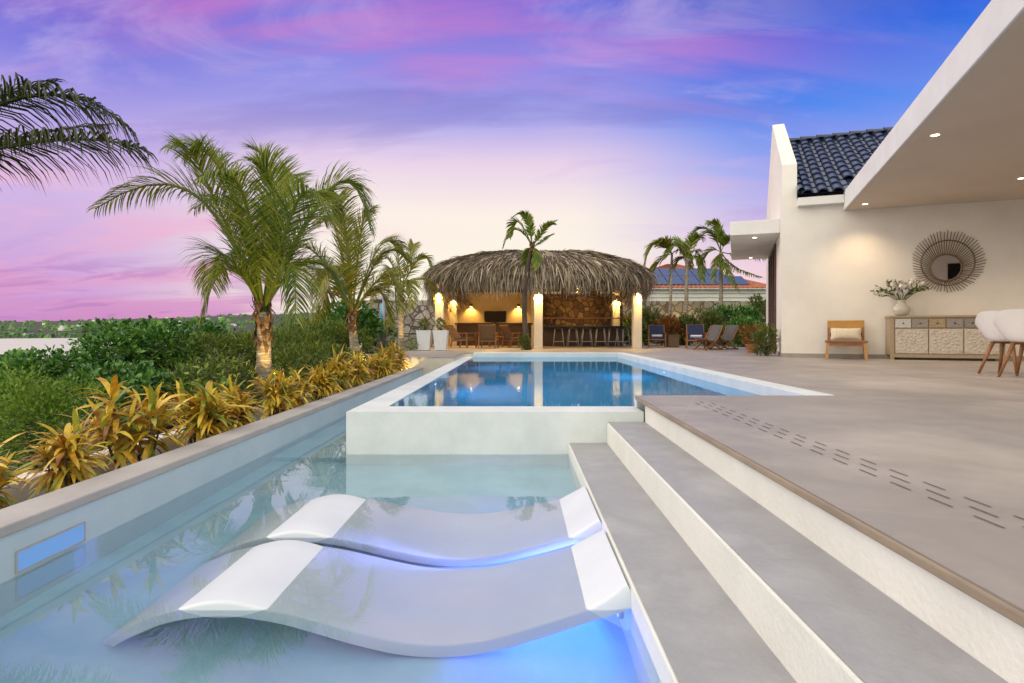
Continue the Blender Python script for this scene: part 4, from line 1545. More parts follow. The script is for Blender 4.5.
gl = 'wooden armchairs in the hut lounge'
lounge_chair('wicker_armchair', 'wooden armchair seen from behind, woven back turned to the pool', 'wicker', 'cushion', (-1.05, 20.3, 0), R(175), gl, .22)
lounge_chair('wicker_armchair', 'wooden armchair beside the dark palm trunk, facing into the hut', 'wicker', 'cushion', (-.12, 21.0, 0), R(120), gl, .22)
lounge_chair('wicker_armchair', 'wooden armchair with dark cushions just behind the white planters', 'cushion', 'cushion', (-1.98, 20.7, 0), R(62), gl, .45)
tb = thing('coffee_table', 'low dark table between the wooden armchairs in the hut', 'table', (-.72, 21.55, 0))
mb = MB()
mb.box(-.42, .42, -.28, .28, .36, .40)
mb.build('top', M['teak'], tb, bevel=.006)
for x in (-.36, .36):
    for y in (-.22, .22):
        m_ = MB()
        m_.box(x - .025, x + .025, y - .025, y + .025, 0, .359)
        m_.build('leg', M['teak'], tb)

# ================================================================== DECK CHAIRS AND POTS ON THE FAR TERRACE
gd = 'deck chairs by the hedge'
ch1 = lounge_chair('deck_chair', 'wooden deck chair with navy cushion and rolled towel beside the hut post', 'navy', 'navy', at(656, 346.5, 21.6) * 1.0, R(-12), gd, .30, True)
ch1.location = (5.20, 21.3, 0)
ch2 = lounge_chair('deck_chair', 'wooden deck chair with navy cushion half hidden behind the grey sling chairs', 'navy', 'navy', (0, 0, 0), R(-14), gd, .30, True)
ch2.location = (6.05, 19.35, 0)


def towel(loc, rz, label):
    m_ = MB()
    pts = []
    n_ = 26
    prof = []
    for k in range(n_):
        a_ = 2 * PI * k / n_
        rr = .062 * (1 + .06 * math.sin(3 * a_))
        prof.append((rr * math.cos(a_), rr * .85 * math.sin(a_)))
    m_.prism(prof, -.19, .19, 0)
    o = tag(m_.build('rolled_towel', M['towel'], bevel=.012), label, 'towel', 'rolled towels on the navy chairs')
    o.location, o.rotation_euler = loc, (0, 0, rz)
    return o


for c_, lb in ((ch1, 'white rolled towel on the navy chair beside the hut post'), (ch2, 'white rolled towel on the navy chair behind the grey sling chairs')):
    v = Matrix.Rotation(c_.rotation_euler.z, 3, 'Z') @ Vector((0, -.12, .415))
    towel(c_.location + v, c_.rotation_euler.z, lb)


def sling_chair(label, loc, rz):
    """Folding teak chair with crossed legs and a sling; faces -y locally."""
    t_ = thing('sling_chair', label, 'chair', loc, rz, 'grey sling folding chairs')
    t_.scale = (.82, .82, .9)
    for x in (-.30, .30):
        m_ = MB()
        m_.bar((x, -.46, 0), (x, .20, .36), .035, .05)
        m_.bar((x, .20, .36), (x, .52, .86), .035, .05)
        m_.build('back_frame', M['teak'], t_)
        m_ = MB()
        xx = x * .86
        m_.bar((xx, .50, 0), (xx, -.36, .40), .035, .05)
        m_.build('leg', M['teak'], t_)
    for p in ((.50, .03), (-.44, .03), (-.36, .39)):
        m_ = MB()
        m_.bar((-.28, p[0], p[1]), (.28, p[0], p[1]), .03, .04)
        m_.build('crossbar', M['teak'], t_)
    rows_ = []
    P = cat([(-.40, .41), (-.15, .335), (.10, .315), (.24, .40), (.36, .60), (.53, .87)], 4)
    for y, z in P:
        rows_.append([(x, y - .02, z + .012) for x in (-.27, -.1, .1, .27)])
    m_ = MB()
    m_.grid(rows_)
    o = m_.build('sling', M['sling'], t_, smooth=True)
    sol = o.modifiers.new('thick', 'SOLIDIFY')
    sol.thickness = .012
    return t_


sling_chair('folding teak chair with grey sling, in front of the navy chair', (6.0, 18.0, 0), R(-62))
sling_chair('folding teak chair with grey sling, nearer the house wall', (6.62, 18.35, 0), R(-66))

bk_ = thing('basket', 'square brown woven basket standing between the navy deck chairs', 'basket', (5.75, 21.2, 0))
mb = MB()
mb.prism([(-.20, -.20), (.20, -.20), (.20, .20), (-.20, .20)], 0, .42, 2)
mb.build('body', M['wicker'], bk_, bevel=.02)
mb = MB()
mb.box(-.215, .215, -.215, .215, .421, .46)
mb.build('lid', M['wicker'], bk_, bevel=.01)

# ---- foliage helpers


def leaf_cloud(mb_, c_, rx, ry, rz_, n, ln, rng, aspect=.42, up=.2, shell=.74):
    """n folded leaves spread through a lumpy ellipsoid."""
    c_ = Vector(c_)
    for _ in range(n):
        u = rng.uniform(-1, 1)
        a_ = rng.uniform(0, 2 * PI)
        h = math.sqrt(1 - u * u)
        d = Vector((h * math.cos(a_), h * math.sin(a_), u))
        lump = 1 + .36 * noise.noise(d * 2.3 + c_ * .7) + .22 * noise.noise(d * 5.5 + c_)
        r_ = (shell + (1 - shell) * rng.random() ** .6) * lump
        p = c_ + Vector((d.x * rx, d.y * ry, d.z * rz_)) * r_
        dirv = (d + Vector((rng.uniform(-.8, .8), rng.uniform(-.8, .8), rng.uniform(-.5, .7) + up))).normalized()
        L_ = ln * rng.uniform(.6, 1.25)
        sd_ = dirv.cross(Vector((rng.uniform(-.7, .7), rng.uniform(-.7, .7), 1))).normalized()
        nn = sd_.cross(dirv)
        w_ = L_ * aspect
        m1_ = p + dirv * L_ * .5
        mb_.add([p, m1_ - sd_ * w_ * .5 + nn * w_ * .12, p + dirv * L_ - nn * L_ * .08, m1_ + sd_ * w_ * .5 + nn * w_ * .12], [(0, 1, 2, 3)])


def bush(name, label, cat_, loc, rx, ry, h, n, ln, matk, seed, lumps=5, aspect=.42, group=None, pot=None):
    rng = random.Random(seed)
    t_ = thing(name, label, cat_, loc, 0, group)
    m_, s_ = MB(), MB()
    for k in range(lumps):
        a_ = 2 * PI * k / lumps + rng.uniform(-.4, .4)
        rr = rng.uniform(.2, .62) if k else 0
        c_ = Vector((math.cos(a_) * rx * rr, math.sin(a_) * ry * rr, h * rng.uniform(.42, .68)))
        leaf_cloud(m_, c_, rx * .55, ry * .55, h * .42, n // lumps, ln, rng, aspect)
        s_.tube([(c_.x * .15, c_.y * .15, 0), c_ * .6, c_], [.03 * h + .004, .02 * h, .006], 6)
    m_.build('foliage', M[matk], t_)
    s_.build('stem', M['bark'], t_)
    return t_


# tapered white planters with flowering plants
for i, (px, lb, lb2, red) in enumerate(((424.5, 'tall white tapered planter on the terrace corner, farther from the hut post', 'bushy plant with red flowers in the white planter', True),
                                       (441.0, 'tall white tapered planter standing close to the hut post', 'green bushy plant in the white planter by the hut post', False))):
    Y = 17.6 - .1 * i
    x = (px - PX) / F * Y
    pt = thing('planter', lb, 'planter', (x, Y, 0), 0, 'white planters on the terrace corner')
    m_ = MB()
    b_, t2, h = .165, .225, .62
    o_ = [(-b_, -b_, 0.012), (b_, -b_, 0.012), (b_, b_, 0.012), (-b_, b_, 0.012), (-t2, -t2, h), (t2, -t2, h), (t2, t2, h), (-t2, t2, h)]
    k_ = t2 - .03
    o_ += [(-k_, -k_, h), (k_, -k_, h), (k_, k_, h), (-k_, k_, h), (-k_, -k_, h - .05), (k_, -k_, h - .05), (k_, k_, h - .05), (-k_, k_, h - .05)]
    m_.add(o_, [(3, 2, 1, 0), (0, 1, 5, 4), (1, 2, 6, 5), (2, 3, 7, 6), (3, 0, 4, 7), (4, 5, 9, 8), (5, 6, 10, 9), (6, 7, 11, 10), (7, 4, 8, 11), (8, 9, 13, 12), (9, 10, 14, 13), (10, 11, 15, 14), (11, 8, 12, 15)])
    m_.build('pot', M['pot'], pt)
    m_ = MB()
    m_.box(-b_ + .02, b_ - .02, -b_ + .02, b_ - .02, 0, .0115)
    m_.build('foot', M['black'], pt)
    m_ = MB()
    m_.add([(-k_, -k_, h - .03), (k_, -k_, h - .03), (k_, k_, h - .03), (-k_, k_, h - .03)], [(0, 1, 2, 3)])
    m_.build('potting_soil', M['soil'], pt)
    bs = bush('potted_shrub', lb2, 'plant', (x, Y, h - .03), .22, .22, .36, 420, .075, 'shrub', 70 + i, 4)
    if red:
        m_ = MB()
        rg = random.Random(4)
        leaf_cloud(m_, (.03, -.02, .26), .17, .17, .11, 70, .05, rg, .8)
        m_.build('flower', M['redleaf'], bs)

# pots by the house corner
pt = thing('terracotta_pot', 'terracotta pot holding the orange leaved plant near the house corner', 'pot', (6.42, 15.6, 0))
mb = MB()
mb.lathe([(.12, 0), (.17, .20), (.19, .20), (.19, .25), (.16, .25), (.15, .18)], 20)
mb.build('body', M['terra'], pt, smooth=False)
bush('croton_plant', 'orange leaved plant growing in the terracotta pot near the house corner', 'plant', (6.42, 15.6, .17), .34, .3, .52, 380, .14, 'redleaf', 81, 4, .3)
bush('garden_shrub', 'rounded green shrub at the foot of the white house corner', 'shrub', (6.02, 13.75, 0), .36, .3, .64, 1100, .10, 'shrub', 82, 5, .3)

# ================================================================== WALLS, NEIGHBOUR
sw = thing('stone_wall', 'grey fieldstone garden wall behind the bench and outdoor shower', 'wall', (-5.0, 24.8, 0))
mb = MB()
mb.box(-1.75, 2.0, -.2, .2, -.6, 1.93)
mb.build('masonry', M['stone'], sw)
mb = MB()
mb.lathe([(.42, 0), (.40, .12), (.25, .28), (.05, .36)], 16, (-1.05, -.0, 1.93))
mb.build('rounded_stone', M['stone'], sw, smooth=True)
sw2 = thing('stone_wall', 'tan fieldstone boundary wall behind the deck chair hedge', 'wall', (9.0, 26.4, 0))
mb = MB()
mb.box(-4.4, 6, -.2, .2, -.6, 1.98)
mb.build('masonry', stone_mat('tan_fieldstone', [(0.36, 0.30, 0.23, 1), (0.46, 0.40, 0.32, 1), (0.30, 0.25, 0.19, 1)], (0.16, 0.12, 0.08, 1), 2.7, gap=.07), sw2)
shw = thing('outdoor_shower', 'slim dark outdoor shower pole in front of the stone wall', 'shower', (-5.66, 24.0, -.35))
mb = MB()
mb.tube([(0, 0, 0), (0, 0, 2.45)], .06, 10)
mb.build('pole', M['metal'], shw, smooth=True)
mb = MB()
mb.tube([(0, -.05, 2.3), (0, -.3, 2.34)], .025, 8)
mb.lathe([(.09, 0), (.09, .02), (.02, .05)], 14, (0, -.3, 2.28))
mb.build('shower_head', M['metal'], shw)
orn = thing('wall_ornament', 'pale blue J-shaped ornament fixed on the grey stone wall', 'ornament', (-5.98, 24.52, 1.0))
mb = MB()
pts = [(.14, 0, .74), (.14, 0, .30)] + [(.14 - .2 + .2 * math.cos(a_), 0, .25 - .17 * math.sin(a_)) for a_ in (0.3, .7, 1.1, 1.5)] + [(-.28, 0, .10), (-.36, 0, .16)]
mb.tube(pts, [.11, .11, .11, .11, .11, .10, .09, .07], 12)
mb.build('body', M['blue'], orn, smooth=True)

bn = thing('bench', 'weathered grey slatted bench beyond the golden plants, below the stone wall', 'bench', (-4.05, 16.4, gz(-4.05, 16.4)), R(3))
for k in range(4):
    m_ = MB()
    m_.box(-.72, .72, -.24 + k * .125, -.13 + k * .125, .43, .47)
    m_.build('slat', M['greywood'], bn)
for x in (-.6, .6):
    m_ = MB()
    m_.box(x - .04, x + .04, -.22, .22, 0, .429)
    m_.build('leg', M['greywood'], bn)
m_ = MB()
m_.box(-.559, .559, -.03, .03, .14, .22)
m_.build('rail', M['greywood'], bn)

nb = thing('neighbour_house', 'white single storey house with terracotta hip roof beyond the boundary wall', 'house', (11.5, 44, -.3))
mb = MB()
mb.box(-5, 8, 0, 9, 0, 4.1)
mb.build('wall', M['white'], nb)
mb = MB()
for z, d in ((2.8, .06), (3.5, .12), (3.82, .2)):
    mb.box(-5 - d, 8 + d, -d, -.002, z, z + .12)
mb.build('cornice', M['white'], nb)
mb = MB()
rx0, rx1, ry0, ry1, zb, za = -5.7, 8.7, -.7, 9.7, 4.15, 6.55
apx = [(1.2, 4.5), (2.0, 4.5)]
nr = 26


def roof_face(a_, b_, c_, d_, n):
    """Eave a->b, ridge d->c, ribbed with tile rows."""
    a_, b_, c_, d_ = [Vector(q) for q in (a_, b_, c_, d_)]
    up = (b_ - a_).cross(d_ - a_).normalized()
    rows_ = []
    for i in range(14):
        f = i / 13
        l_, r_ = a_.lerp(d_, f), b_.lerp(c_, f)
        k_ = max(2, int(n))
        rows_.append([l_.lerp(r_, j / k_) + up * (.07 if j % 2 else 0) for j in range(k_ + 1)])
    mb.grid(rows_)


roof_face((rx0, ry0, zb), (rx1, ry0, zb), (apx[1][0], 4.5, za), (apx[0][0], 4.5, za), 80)
roof_face((rx1, ry1, zb), (rx0, ry1, zb), (apx[0][0], 4.5, za), (apx[1][0], 4.5, za), 80)
roof_face((rx0, ry1, zb), (rx0, ry0, zb), (apx[0][0], 4.5, za), (apx[0][0], 4.5, za), 60)
roof_face((rx1, ry0, zb), (rx1, ry1, zb), (apx[1][0], 4.5, za), (apx[1][0], 4.5, za), 60)
mb.build('roof', M['rooftile'], nb)
mb = MB()
mb.box(rx0, rx1, ry0, ry1, 4.101, zb - .003)
mb.build('eave', M['white'], nb)
sl_ = (za - zb) / (4.5 - ry0)
for r_ in range(2):
    for k in range(8 - 2 * r_):
        x0 = -3.6 + k * 1.25 + 1.25 * r_
        y0_, y1_ = ry0 + .5 + r_ * 1.75, ry0 + 2.15 + r_ * 1.75
        m_ = MB()
        z0_, z1_ = zb + sl_ * (y0_ - ry0) + .14, zb + sl_ * (y1_ - ry0) + .14
        m_.add([(x0, y0_, z0_), (x0 + 1.18, y0_, z0_), (x0 + 1.18, y1_, z1_), (x0, y1_, z1_), (x0, y0_, z0_ - .05), (x0 + 1.18, y0_, z0_ - .05), (x0 + 1.18, y1_, z1_ - .05), (x0, y1_, z1_ - .05)],
               [(0, 1, 2, 3), (7, 6, 5, 4), (4, 5, 1, 0), (5, 6, 2, 1), (6, 7, 3, 2), (7, 4, 0, 3)])
        m_.build('solar_panel', M['solar'], nb)

# ================================================================== PALMS
def bez(p0, p1, p2, t):
    return p0 * (1 - t) ** 2 + p1 * (2 * t * (1 - t)) + p2 * t * t


def bezd(p0, p1, p2, t):
    return ((p1 - p0) * (2 * (1 - t)) + (p2 - p1) * (2 * t)).normalized()


def make_frond(p0, p1, p2, n, leaf, w, droop, rng, wind=Vector((0, 0, 0)), start=.16, ragged=0.0, sagk=1.0):
    """One feather leaf: midrib and its leaflets."""
    m_ = MB()
    L_ = (p1 - p0).length + (p2 - p1).length
    sag = L_ * rng.uniform(.10, .30) * sagk
    lat = L_ * rng.uniform(-.10, .10)

    def bez(a_, b_, c_, t):
        q = a_ * (1 - t) ** 2 + b_ * (2 * t * (1 - t)) + c_ * t * t
        s_ = max(0.0, t - .45) / .55
        return q + Vector((lat * (s_ * s_ - t), lat * .5 * (s_ * s_ - t), sag * (t - s_ ** 2.2) * .85))

    def bezd(a_, b_, c_, t):
        return (bez(a_, b_, c_, min(1, t + .02)) - bez(a_, b_, c_, max(0, t - .02))).normalized()
    m_.tube([bez(p0, p1, p2, k / 10) for k in range(11)], [L_ * .011 * (1 - .85 * k / 10) + .002 for k in range(11)], 5)
    UP = Vector((0, 0, 1))
    upr = max(0.0, (p2 - p0).normalized().z - .35) / .65
    leaf = leaf * (1 - .20 * upr)
    roll = rng.uniform(-.35, .35)
    for i in range(n):
        t = start + (1 - start) * (i + rng.uniform(-.3, .3)) / n
        t = min(max(t, .05), .995)
        T = bezd(p0, p1, p2, t)
        p = bez(p0, p1, p2, t)
        S = T.cross(UP)
        S = S.normalized() if S.length > .15 else Vector((1, 0, 0))
        S = Matrix.Rotation(roll * 1.2, 3, T) @ S
        N = S.cross(T)
        prof = math.sin(PI * min(1, (t - start) / (1 - start) * .80 + .20)) ** .7
        for sgn in (-1, 1):
            if rng.random() < ragged:
                continue
            fw = .60 + .75 * t + .30 * upr + rng.uniform(-.18, .18)
            dr_ = droop * (.25 + .75 * (1 - max(0.0, T.z))) * rng.uniform(.7, 1.25)
            d = (S * sgn + T * fw + N * .22 - UP * dr_ * .25 + wind + Vector((rng.uniform(-.18, .18), rng.uniform(-.18, .18), rng.uniform(-.16, .16)))).normalized()
            ln = leaf * (.30 + .70 * prof) * rng.uniform(.82, 1.12)
            q1 = p + d * ln * .40
            d2 = (d + (wind - UP * dr_) * .55).normalized()
            q2 = q1 + d2 * ln * .33
            d3 = (d2 + (wind - UP * dr_) * .75).normalized()
            q3 = q2 + d3 * ln * .30
            sd_ = (T - d * T.dot(d))
            sd_ = sd_.normalized() if sd_.length > .05 else N
            sd_ = (sd_ + N * rng.uniform(-.5, .5)).normalized()
            m_.blade([p, q1, q2, q3], [w * .7, w, w * .7, 0], sd_)
    return m_


def palm(label, base, crown, trunk_r, fronds, leafmat, n, leaf, w, droop, seed, bend=(0, 0), wind=(0, 0, 0), husk=True, ragged=0.0, group=None, trunkmat='trunk', sagk=1.0):
    """fronds: list of (control point, tip) in world space."""
    rng = random.Random(seed)
    base, crown = Vector(base), Vector(crown)
    t_ = thing('palm_tree', label, 'palm tree', base, 0, group)
    m_ = MB()
    pts, rad = [], []
    K = 46
    mid = (base + crown) / 2 + Vector((bend[0], bend[1], 0))
    for k in range(K + 1):
        f = k / K
        pts.append(bez(base, mid, crown, f) - base)
        ringp = 1 + .06 * (1 if k % 2 else 0)
        rad.append(trunk_r * (1.25 - .45 * f + .45 * max(0, .12 - f) / .12) * ringp)
    m_.tube(pts, rad, 14)
    m_.build('trunk', M[trunkmat], t_, smooth=True)
    if husk:
        m_ = MB()
        for k in range(70):
            a_ = rng.uniform(0, 2 * PI)
            z = rng.uniform(-.9, .35) * trunk_r * 5
            o_ = Vector((math.cos(a_), math.sin(a_), 0))
            p = crown - base + o_ * trunk_r * .85 + Vector((0, 0, z))
            d = (o_ * rng.uniform(.05, .5) + Vector((0, 0, rng.choice((1, -1)) * rng.uniform(.5, 1)))).normalized()
            ln = trunk_r * rng.uniform(1.2, 2.6)
            sd_ = Vector((-o_.y, o_.x, 0))
            m_.blade([p, p + d * ln * .5 + o_ * .2 * trunk_r, p + d * ln], [trunk_r * .32, trunk_r * .26, 0], sd_)
        m_.build('husk', M['husk'], t_)
    wv = Vector(wind)
    for (c_, tip) in fronds:
        m_ = make_frond(crown - base, Vector(c_) - base, Vector(tip) - base, n, leaf * rng.uniform(.9, 1.1), w, droop * rng.uniform(.8, 1.2), rng, wv, ragged=ragged, sagk=sagk)
        m_.build('frond', M[leafmat], t_)
    return t_


def fr(Y, lst):
    """(control px, py, tip px, py, depth offset of the tip) measured on one palm at distance Y."""
    out = []
    for cx_, cy_, tx_, ty_, dy in lst:
        c_ = at(cx_, cy_, Y) + Vector((0, dy * .55, 0))
        tp = at(tx_, ty_, Y) + Vector((0, dy, 0))
        out.append((c_, tp))
    return out


Y = 8.55
palm('large coconut palm with pale ringed trunk beside the pool, tallest on the garden side', (-3.84, Y, gz(-3.84, Y) - .05), at(263, 312, Y), .105,
     fr(Y, [(205, 190, 110, 213, -.3), (228, 182, 167, 148, .4), (214, 205, 160, 196, .9), (280, 195, 249, 146, .2), (284, 225, 273, 172, -.5), (335, 150, 366, 228, .3),
            (318, 196, 352, 232, -.9), (306, 232, 338, 300, .5), (214, 236, 190, 285, .6), (236, 180, 205, 166, -.9), (300, 200, 312, 196, 1.1), (236, 246, 216, 318, -.4),
            (298, 250, 316, 322, -.8), (250, 215, 225, 196, 1.4), (240, 210, 232, 172, -1.1), (272, 200, 268, 160, 1.0), (262, 190, 255, 205, -1.5)]),
     'frond', 94, .68, .0085, .95, 1, bend=(.04, 0), wind=(.14, 0, 0))
Y = 13.3
palm('leaning coconut palm second along the garden side, between the large palm and the stone wall', (-3.70, Y, gz(-3.7, Y) - .05), at(352, 316, Y), .10,
     fr(Y, [(345, 240, 335, 217, .3), (322, 240, 296, 262, -.4), (335, 225, 312, 214, .8), (366, 225, 374, 214, -.3), (385, 235, 408, 262, .4), (388, 262, 404, 312, -.5), (325, 268, 312, 318, .6),
            (355, 215, 352, 208, -1.0), (378, 240, 392, 240, 1.2), (338, 262, 326, 322, -1.0), (372, 275, 386, 325, .3), (320, 250, 300, 290, 1.0)]),
     'frond_olive', 78, .74, .0115, 1.0, 2, bend=(-.05, 0), wind=(.25, 0, 0))
Y = 18.5
palm('small coconut palm with lit yellow trunk in front of the grey stone wall', (-3.80, Y, gz(-3.8, Y) - .05), at(401, 290, Y), .085,
     fr(Y, [(390, 250, 372, 262, .3), (398, 245, 385, 244, -.5), (408, 250, 410, 242, .6), (420, 250, 432, 268, -.4), (422, 272, 432, 304, .5), (385, 275, 374, 306, -.4), (412, 275, 416, 310, -.8), (392, 262, 380, 286, .9)]),
     'frond_olive', 40, .50, .018, .8, 3, wind=(.2, 0, 0))
Y = 18.2
palm('thin dark palm with two wind-bent tufts in front of the thatched hut', at(528, 350, Y), at(532, 247, Y), .075,
     fr(Y, [(522, 222, 503, 250, -.2), (520, 214, 509, 236, .5), (526, 212, 512, 222, -.6), (530, 214, 522, 218, .3), (540, 240, 557, 219, .3), (546, 232, 554, 226, -.4), (545, 245, 552, 232, .6), (528, 250, 524, 268, .3), (537, 252, 536, 270, -.2)]),
     'frond', 44, .32, .020, .45, 4, bend=(-.35, 0), wind=(-.1, 0, 0), trunkmat='bark')
Y = 25.2
palm('slim palm with pale windswept crown, nearest the thatched roof', (at(669, 345, Y).x, Y, 0), at(672, 254, Y), .06,
     fr(Y, [(656, 238, 644, 268, -.2), (660, 236, 650, 254, .5), (664, 240, 655, 247, -.6), (684, 244, 694, 268, .3), (668, 238, 660, 240, .2), (662, 258, 652, 280, .4)]),
     'frond_olive', 34, .55, .026, .7, 5, wind=(-.25, 0, 0), husk=False)
Y = 24.9
palm('slim palm with dense bright green crown, middle of the trio by the boundary wall', (at(685.5, 345, Y).x, Y, 0), at(687, 258, Y), .085,
     fr(Y, [(676, 240, 664, 258, -.2), (680, 236, 670, 244, .5), (690, 238, 698, 242, -.6), (698, 244, 708, 270, .3), (678, 256, 672, 282, .4), (696, 256, 700, 284, -.4), (684, 240, 682, 242, .9)]),
     'frond', 34, .50, .026, .7, 6, wind=(-.2, 0, 0), husk=False)
Y = 24.5
palm('tall slim palm with dark green windswept fronds nearest the house', (at(721, 345, Y).x, Y, 0), at(721, 252, Y), .085,
     fr(Y, [(708, 226, 692, 250, -.2), (712, 222, 696, 232, .5), (716, 222, 704, 226, -.5), (722, 226, 712, 224, .4), (710, 246, 702, 268, .3), (726, 238, 730, 250, -.4), (716, 258, 712, 282, -.3),
            (724, 280, 736, 292, -.4), (742, 262, 768, 262, -.6), (736, 280, 764, 276, .3)]),
     'frond', 38, .55, .026, .6, 7, wind=(-.25, 0, 0), husk=False)
Y = 6.4
lp = at(-105, 178, Y)
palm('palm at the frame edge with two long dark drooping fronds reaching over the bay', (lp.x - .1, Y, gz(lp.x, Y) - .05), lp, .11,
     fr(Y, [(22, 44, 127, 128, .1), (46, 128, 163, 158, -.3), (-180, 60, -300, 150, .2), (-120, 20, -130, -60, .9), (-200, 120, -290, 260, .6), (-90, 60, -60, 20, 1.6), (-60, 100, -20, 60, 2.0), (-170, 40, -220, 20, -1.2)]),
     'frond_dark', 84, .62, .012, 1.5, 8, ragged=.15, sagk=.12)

# ================================================================== GOLDEN CROTONS IN THE BED
def croton_mesh(seed, heads, hgt, wid):
    rng = random.Random(seed)
    m_, s_ = MB(), MB()
    for h in range(heads):
        a_ = 2 * PI * h / heads + rng.uniform(-.5, .5)
        rr = wid * rng.uniform(.15, .55) * (0.3 if h == 0 else 1)
        top = Vector((math.cos(a_) * rr, math.sin(a_) * rr, hgt * rng.uniform(.55, .95)))
        s_.tube([Vector((top.x * .2, top.y * .2, 0)), Vector((top.x * .7, top.y * .7, top.z * .5)), top], [.012, .010, .007], 6)
        for k in range(rng.randint(32, 42)):
            f = rng.random()
            p = top * (1 - .38 * f * f)
            b_ = rng.uniform(0, 2 * PI)
            el_ = 1.25 - 1.45 * f + rng.uniform(-.25, .25)
            d = Vector((math.cos(b_) * math.cos(el_), math.sin(b_) * math.cos(el_), math.sin(el_)))
            L_ = rng.uniform(.18, .36) * (wid / .34)
            side = d.cross(Vector((0, 0, 1)))
            side = side.normalized() if side.length > .1 else Vector((1, 0, 0))
            side = (side + Vector((rng.uniform(-.4, .4), rng.uniform(-.4, .4), rng.uniform(-.4, .4)))).normalized()
            pts, q, dd = [p], p.copy(), d.copy()
            curl = rng.uniform(.18, .42)
            for j in range(5):
                q = q + dd * L_ / 5
                pts.append(q.copy())
                dd = (dd - Vector((0, 0, curl))).normalized()
            w_ = rng.uniform(.013, .022)
            m_.blade(pts, [w_ * .35, w_ * .9, w_ * 1.05, w_, w_ * .7, 0], side)
    return m_, s_


protos = []
for k in range(4):
    m_, s_ = croton_mesh(40 + k, 6 + k % 3, .62, .36)
    protos.append((m_, s_))
GC = 'golden crotons along the pool coping'
spots = [
    (-2.82, 2.93, 0.66, 'golden croton low at the frame edge, nearest the camera'),
    (-2.68, 3.38, 0.74, 'spreading golden croton in front of the first gap in the bed wall'),
    (-2.72, 4.05, 1.0, 'tall golden croton with long arching leaf reaching left over the bed wall'),
    (-2.7, 4.84, 0.95, 'golden croton with reddish heart, second tall one from the near end'),
    (-2.74, 5.54, 0.8, 'golden croton just left of the lime green sprig'),
    (-2.66, 6.22, 0.84, 'golden croton in front of the lime green sprig'),
    (-2.74, 6.89, 0.9, 'golden croton growing right below the large palm trunk'),
    (-2.68, 7.67, 0.86, 'golden croton just right of the large palm trunk'),
    (-2.75, 8.46, 1.0, 'golden croton midway between the two nearest palm trunks'),
    (-2.68, 9.3, 0.88, 'golden croton left of the leaning palm trunk'),
    (-2.75, 10.14, 1.02, 'golden croton under the leaning palm trunk'),
    (-2.7, 11.03, 0.9, 'golden croton right of the leaning palm trunk'),
    (-2.74, 11.87, 1.04, 'golden croton before the bench end'),
    (-2.72, 12.66, 1.0, 'last golden croton, against the terrace step'),
]
meshes = {}
rng = random.Random(17)
for i, (x, y, s_, lb) in enumerate(spots):
    t_ = thing('croton_plant', lb, 'plant', (x, y, -.48), rng.uniform(0, 6.28), GC)
    k = (i * 3 + 1) % 4
    if k not in meshes:
        a_ = protos[k][0].build('leaves', M['croton'], t_)
        b_ = protos[k][1].build('stem', M['bark'], t_)
        meshes[k] = (a_, b_)
    else:
        for src in meshes[k]:
            c_ = src.copy()
            COL.objects.link(c_)
            c_.parent = t_
    t_.scale = (s_, s_, s_ * rng.uniform(.95, 1.05))

# lime sprigs behind the crotons
for (x, y, h, lb, sd) in ((-3.45, 6.4, .95, 'lime green upright sprig left of the large palm trunk', 1), (-3.40, 8.2, .72, 'thin lime green sprig right of the large palm trunk', 2),
                          (-3.26, 17.3, .55, 'lime green shrub beside the white planters', 3)):
    rng = random.Random(sd)
    z0 = gz(x, y) - .03 if y < 13 else -0.6
    t_ = thing('sprig', lb, 'plant', (x, y, z0))
    m_, s_ = MB(), MB()
    H_ = h + (-.55 - z0) * 0 + (.0 if y < 12 else .45)
    for q in range(5 if sd != 2 else 3):
        a_ = rng.uniform(0, 6.28)
        tip = Vector((math.cos(a_) * .22, math.sin(a_) * .2, H_ * rng.uniform(.7, 1.0)))
        s_.tube([Vector((0, 0, 0)), tip * .5 + Vector((0, 0, .05)), tip], [.009, .007, .003], 5)
        for j in range(34):
            f = rng.uniform(.3, 1)
            p = tip * f + Vector((rng.uniform(-.04, .04), rng.uniform(-.04, .04), 0))
            leaf_cloud(m_, p, .05, .05, .05, 1, .085, rng, .5)
    m_.build('foliage', M['lime'], t_)
    s_.build('stem', M['bark'], t_)

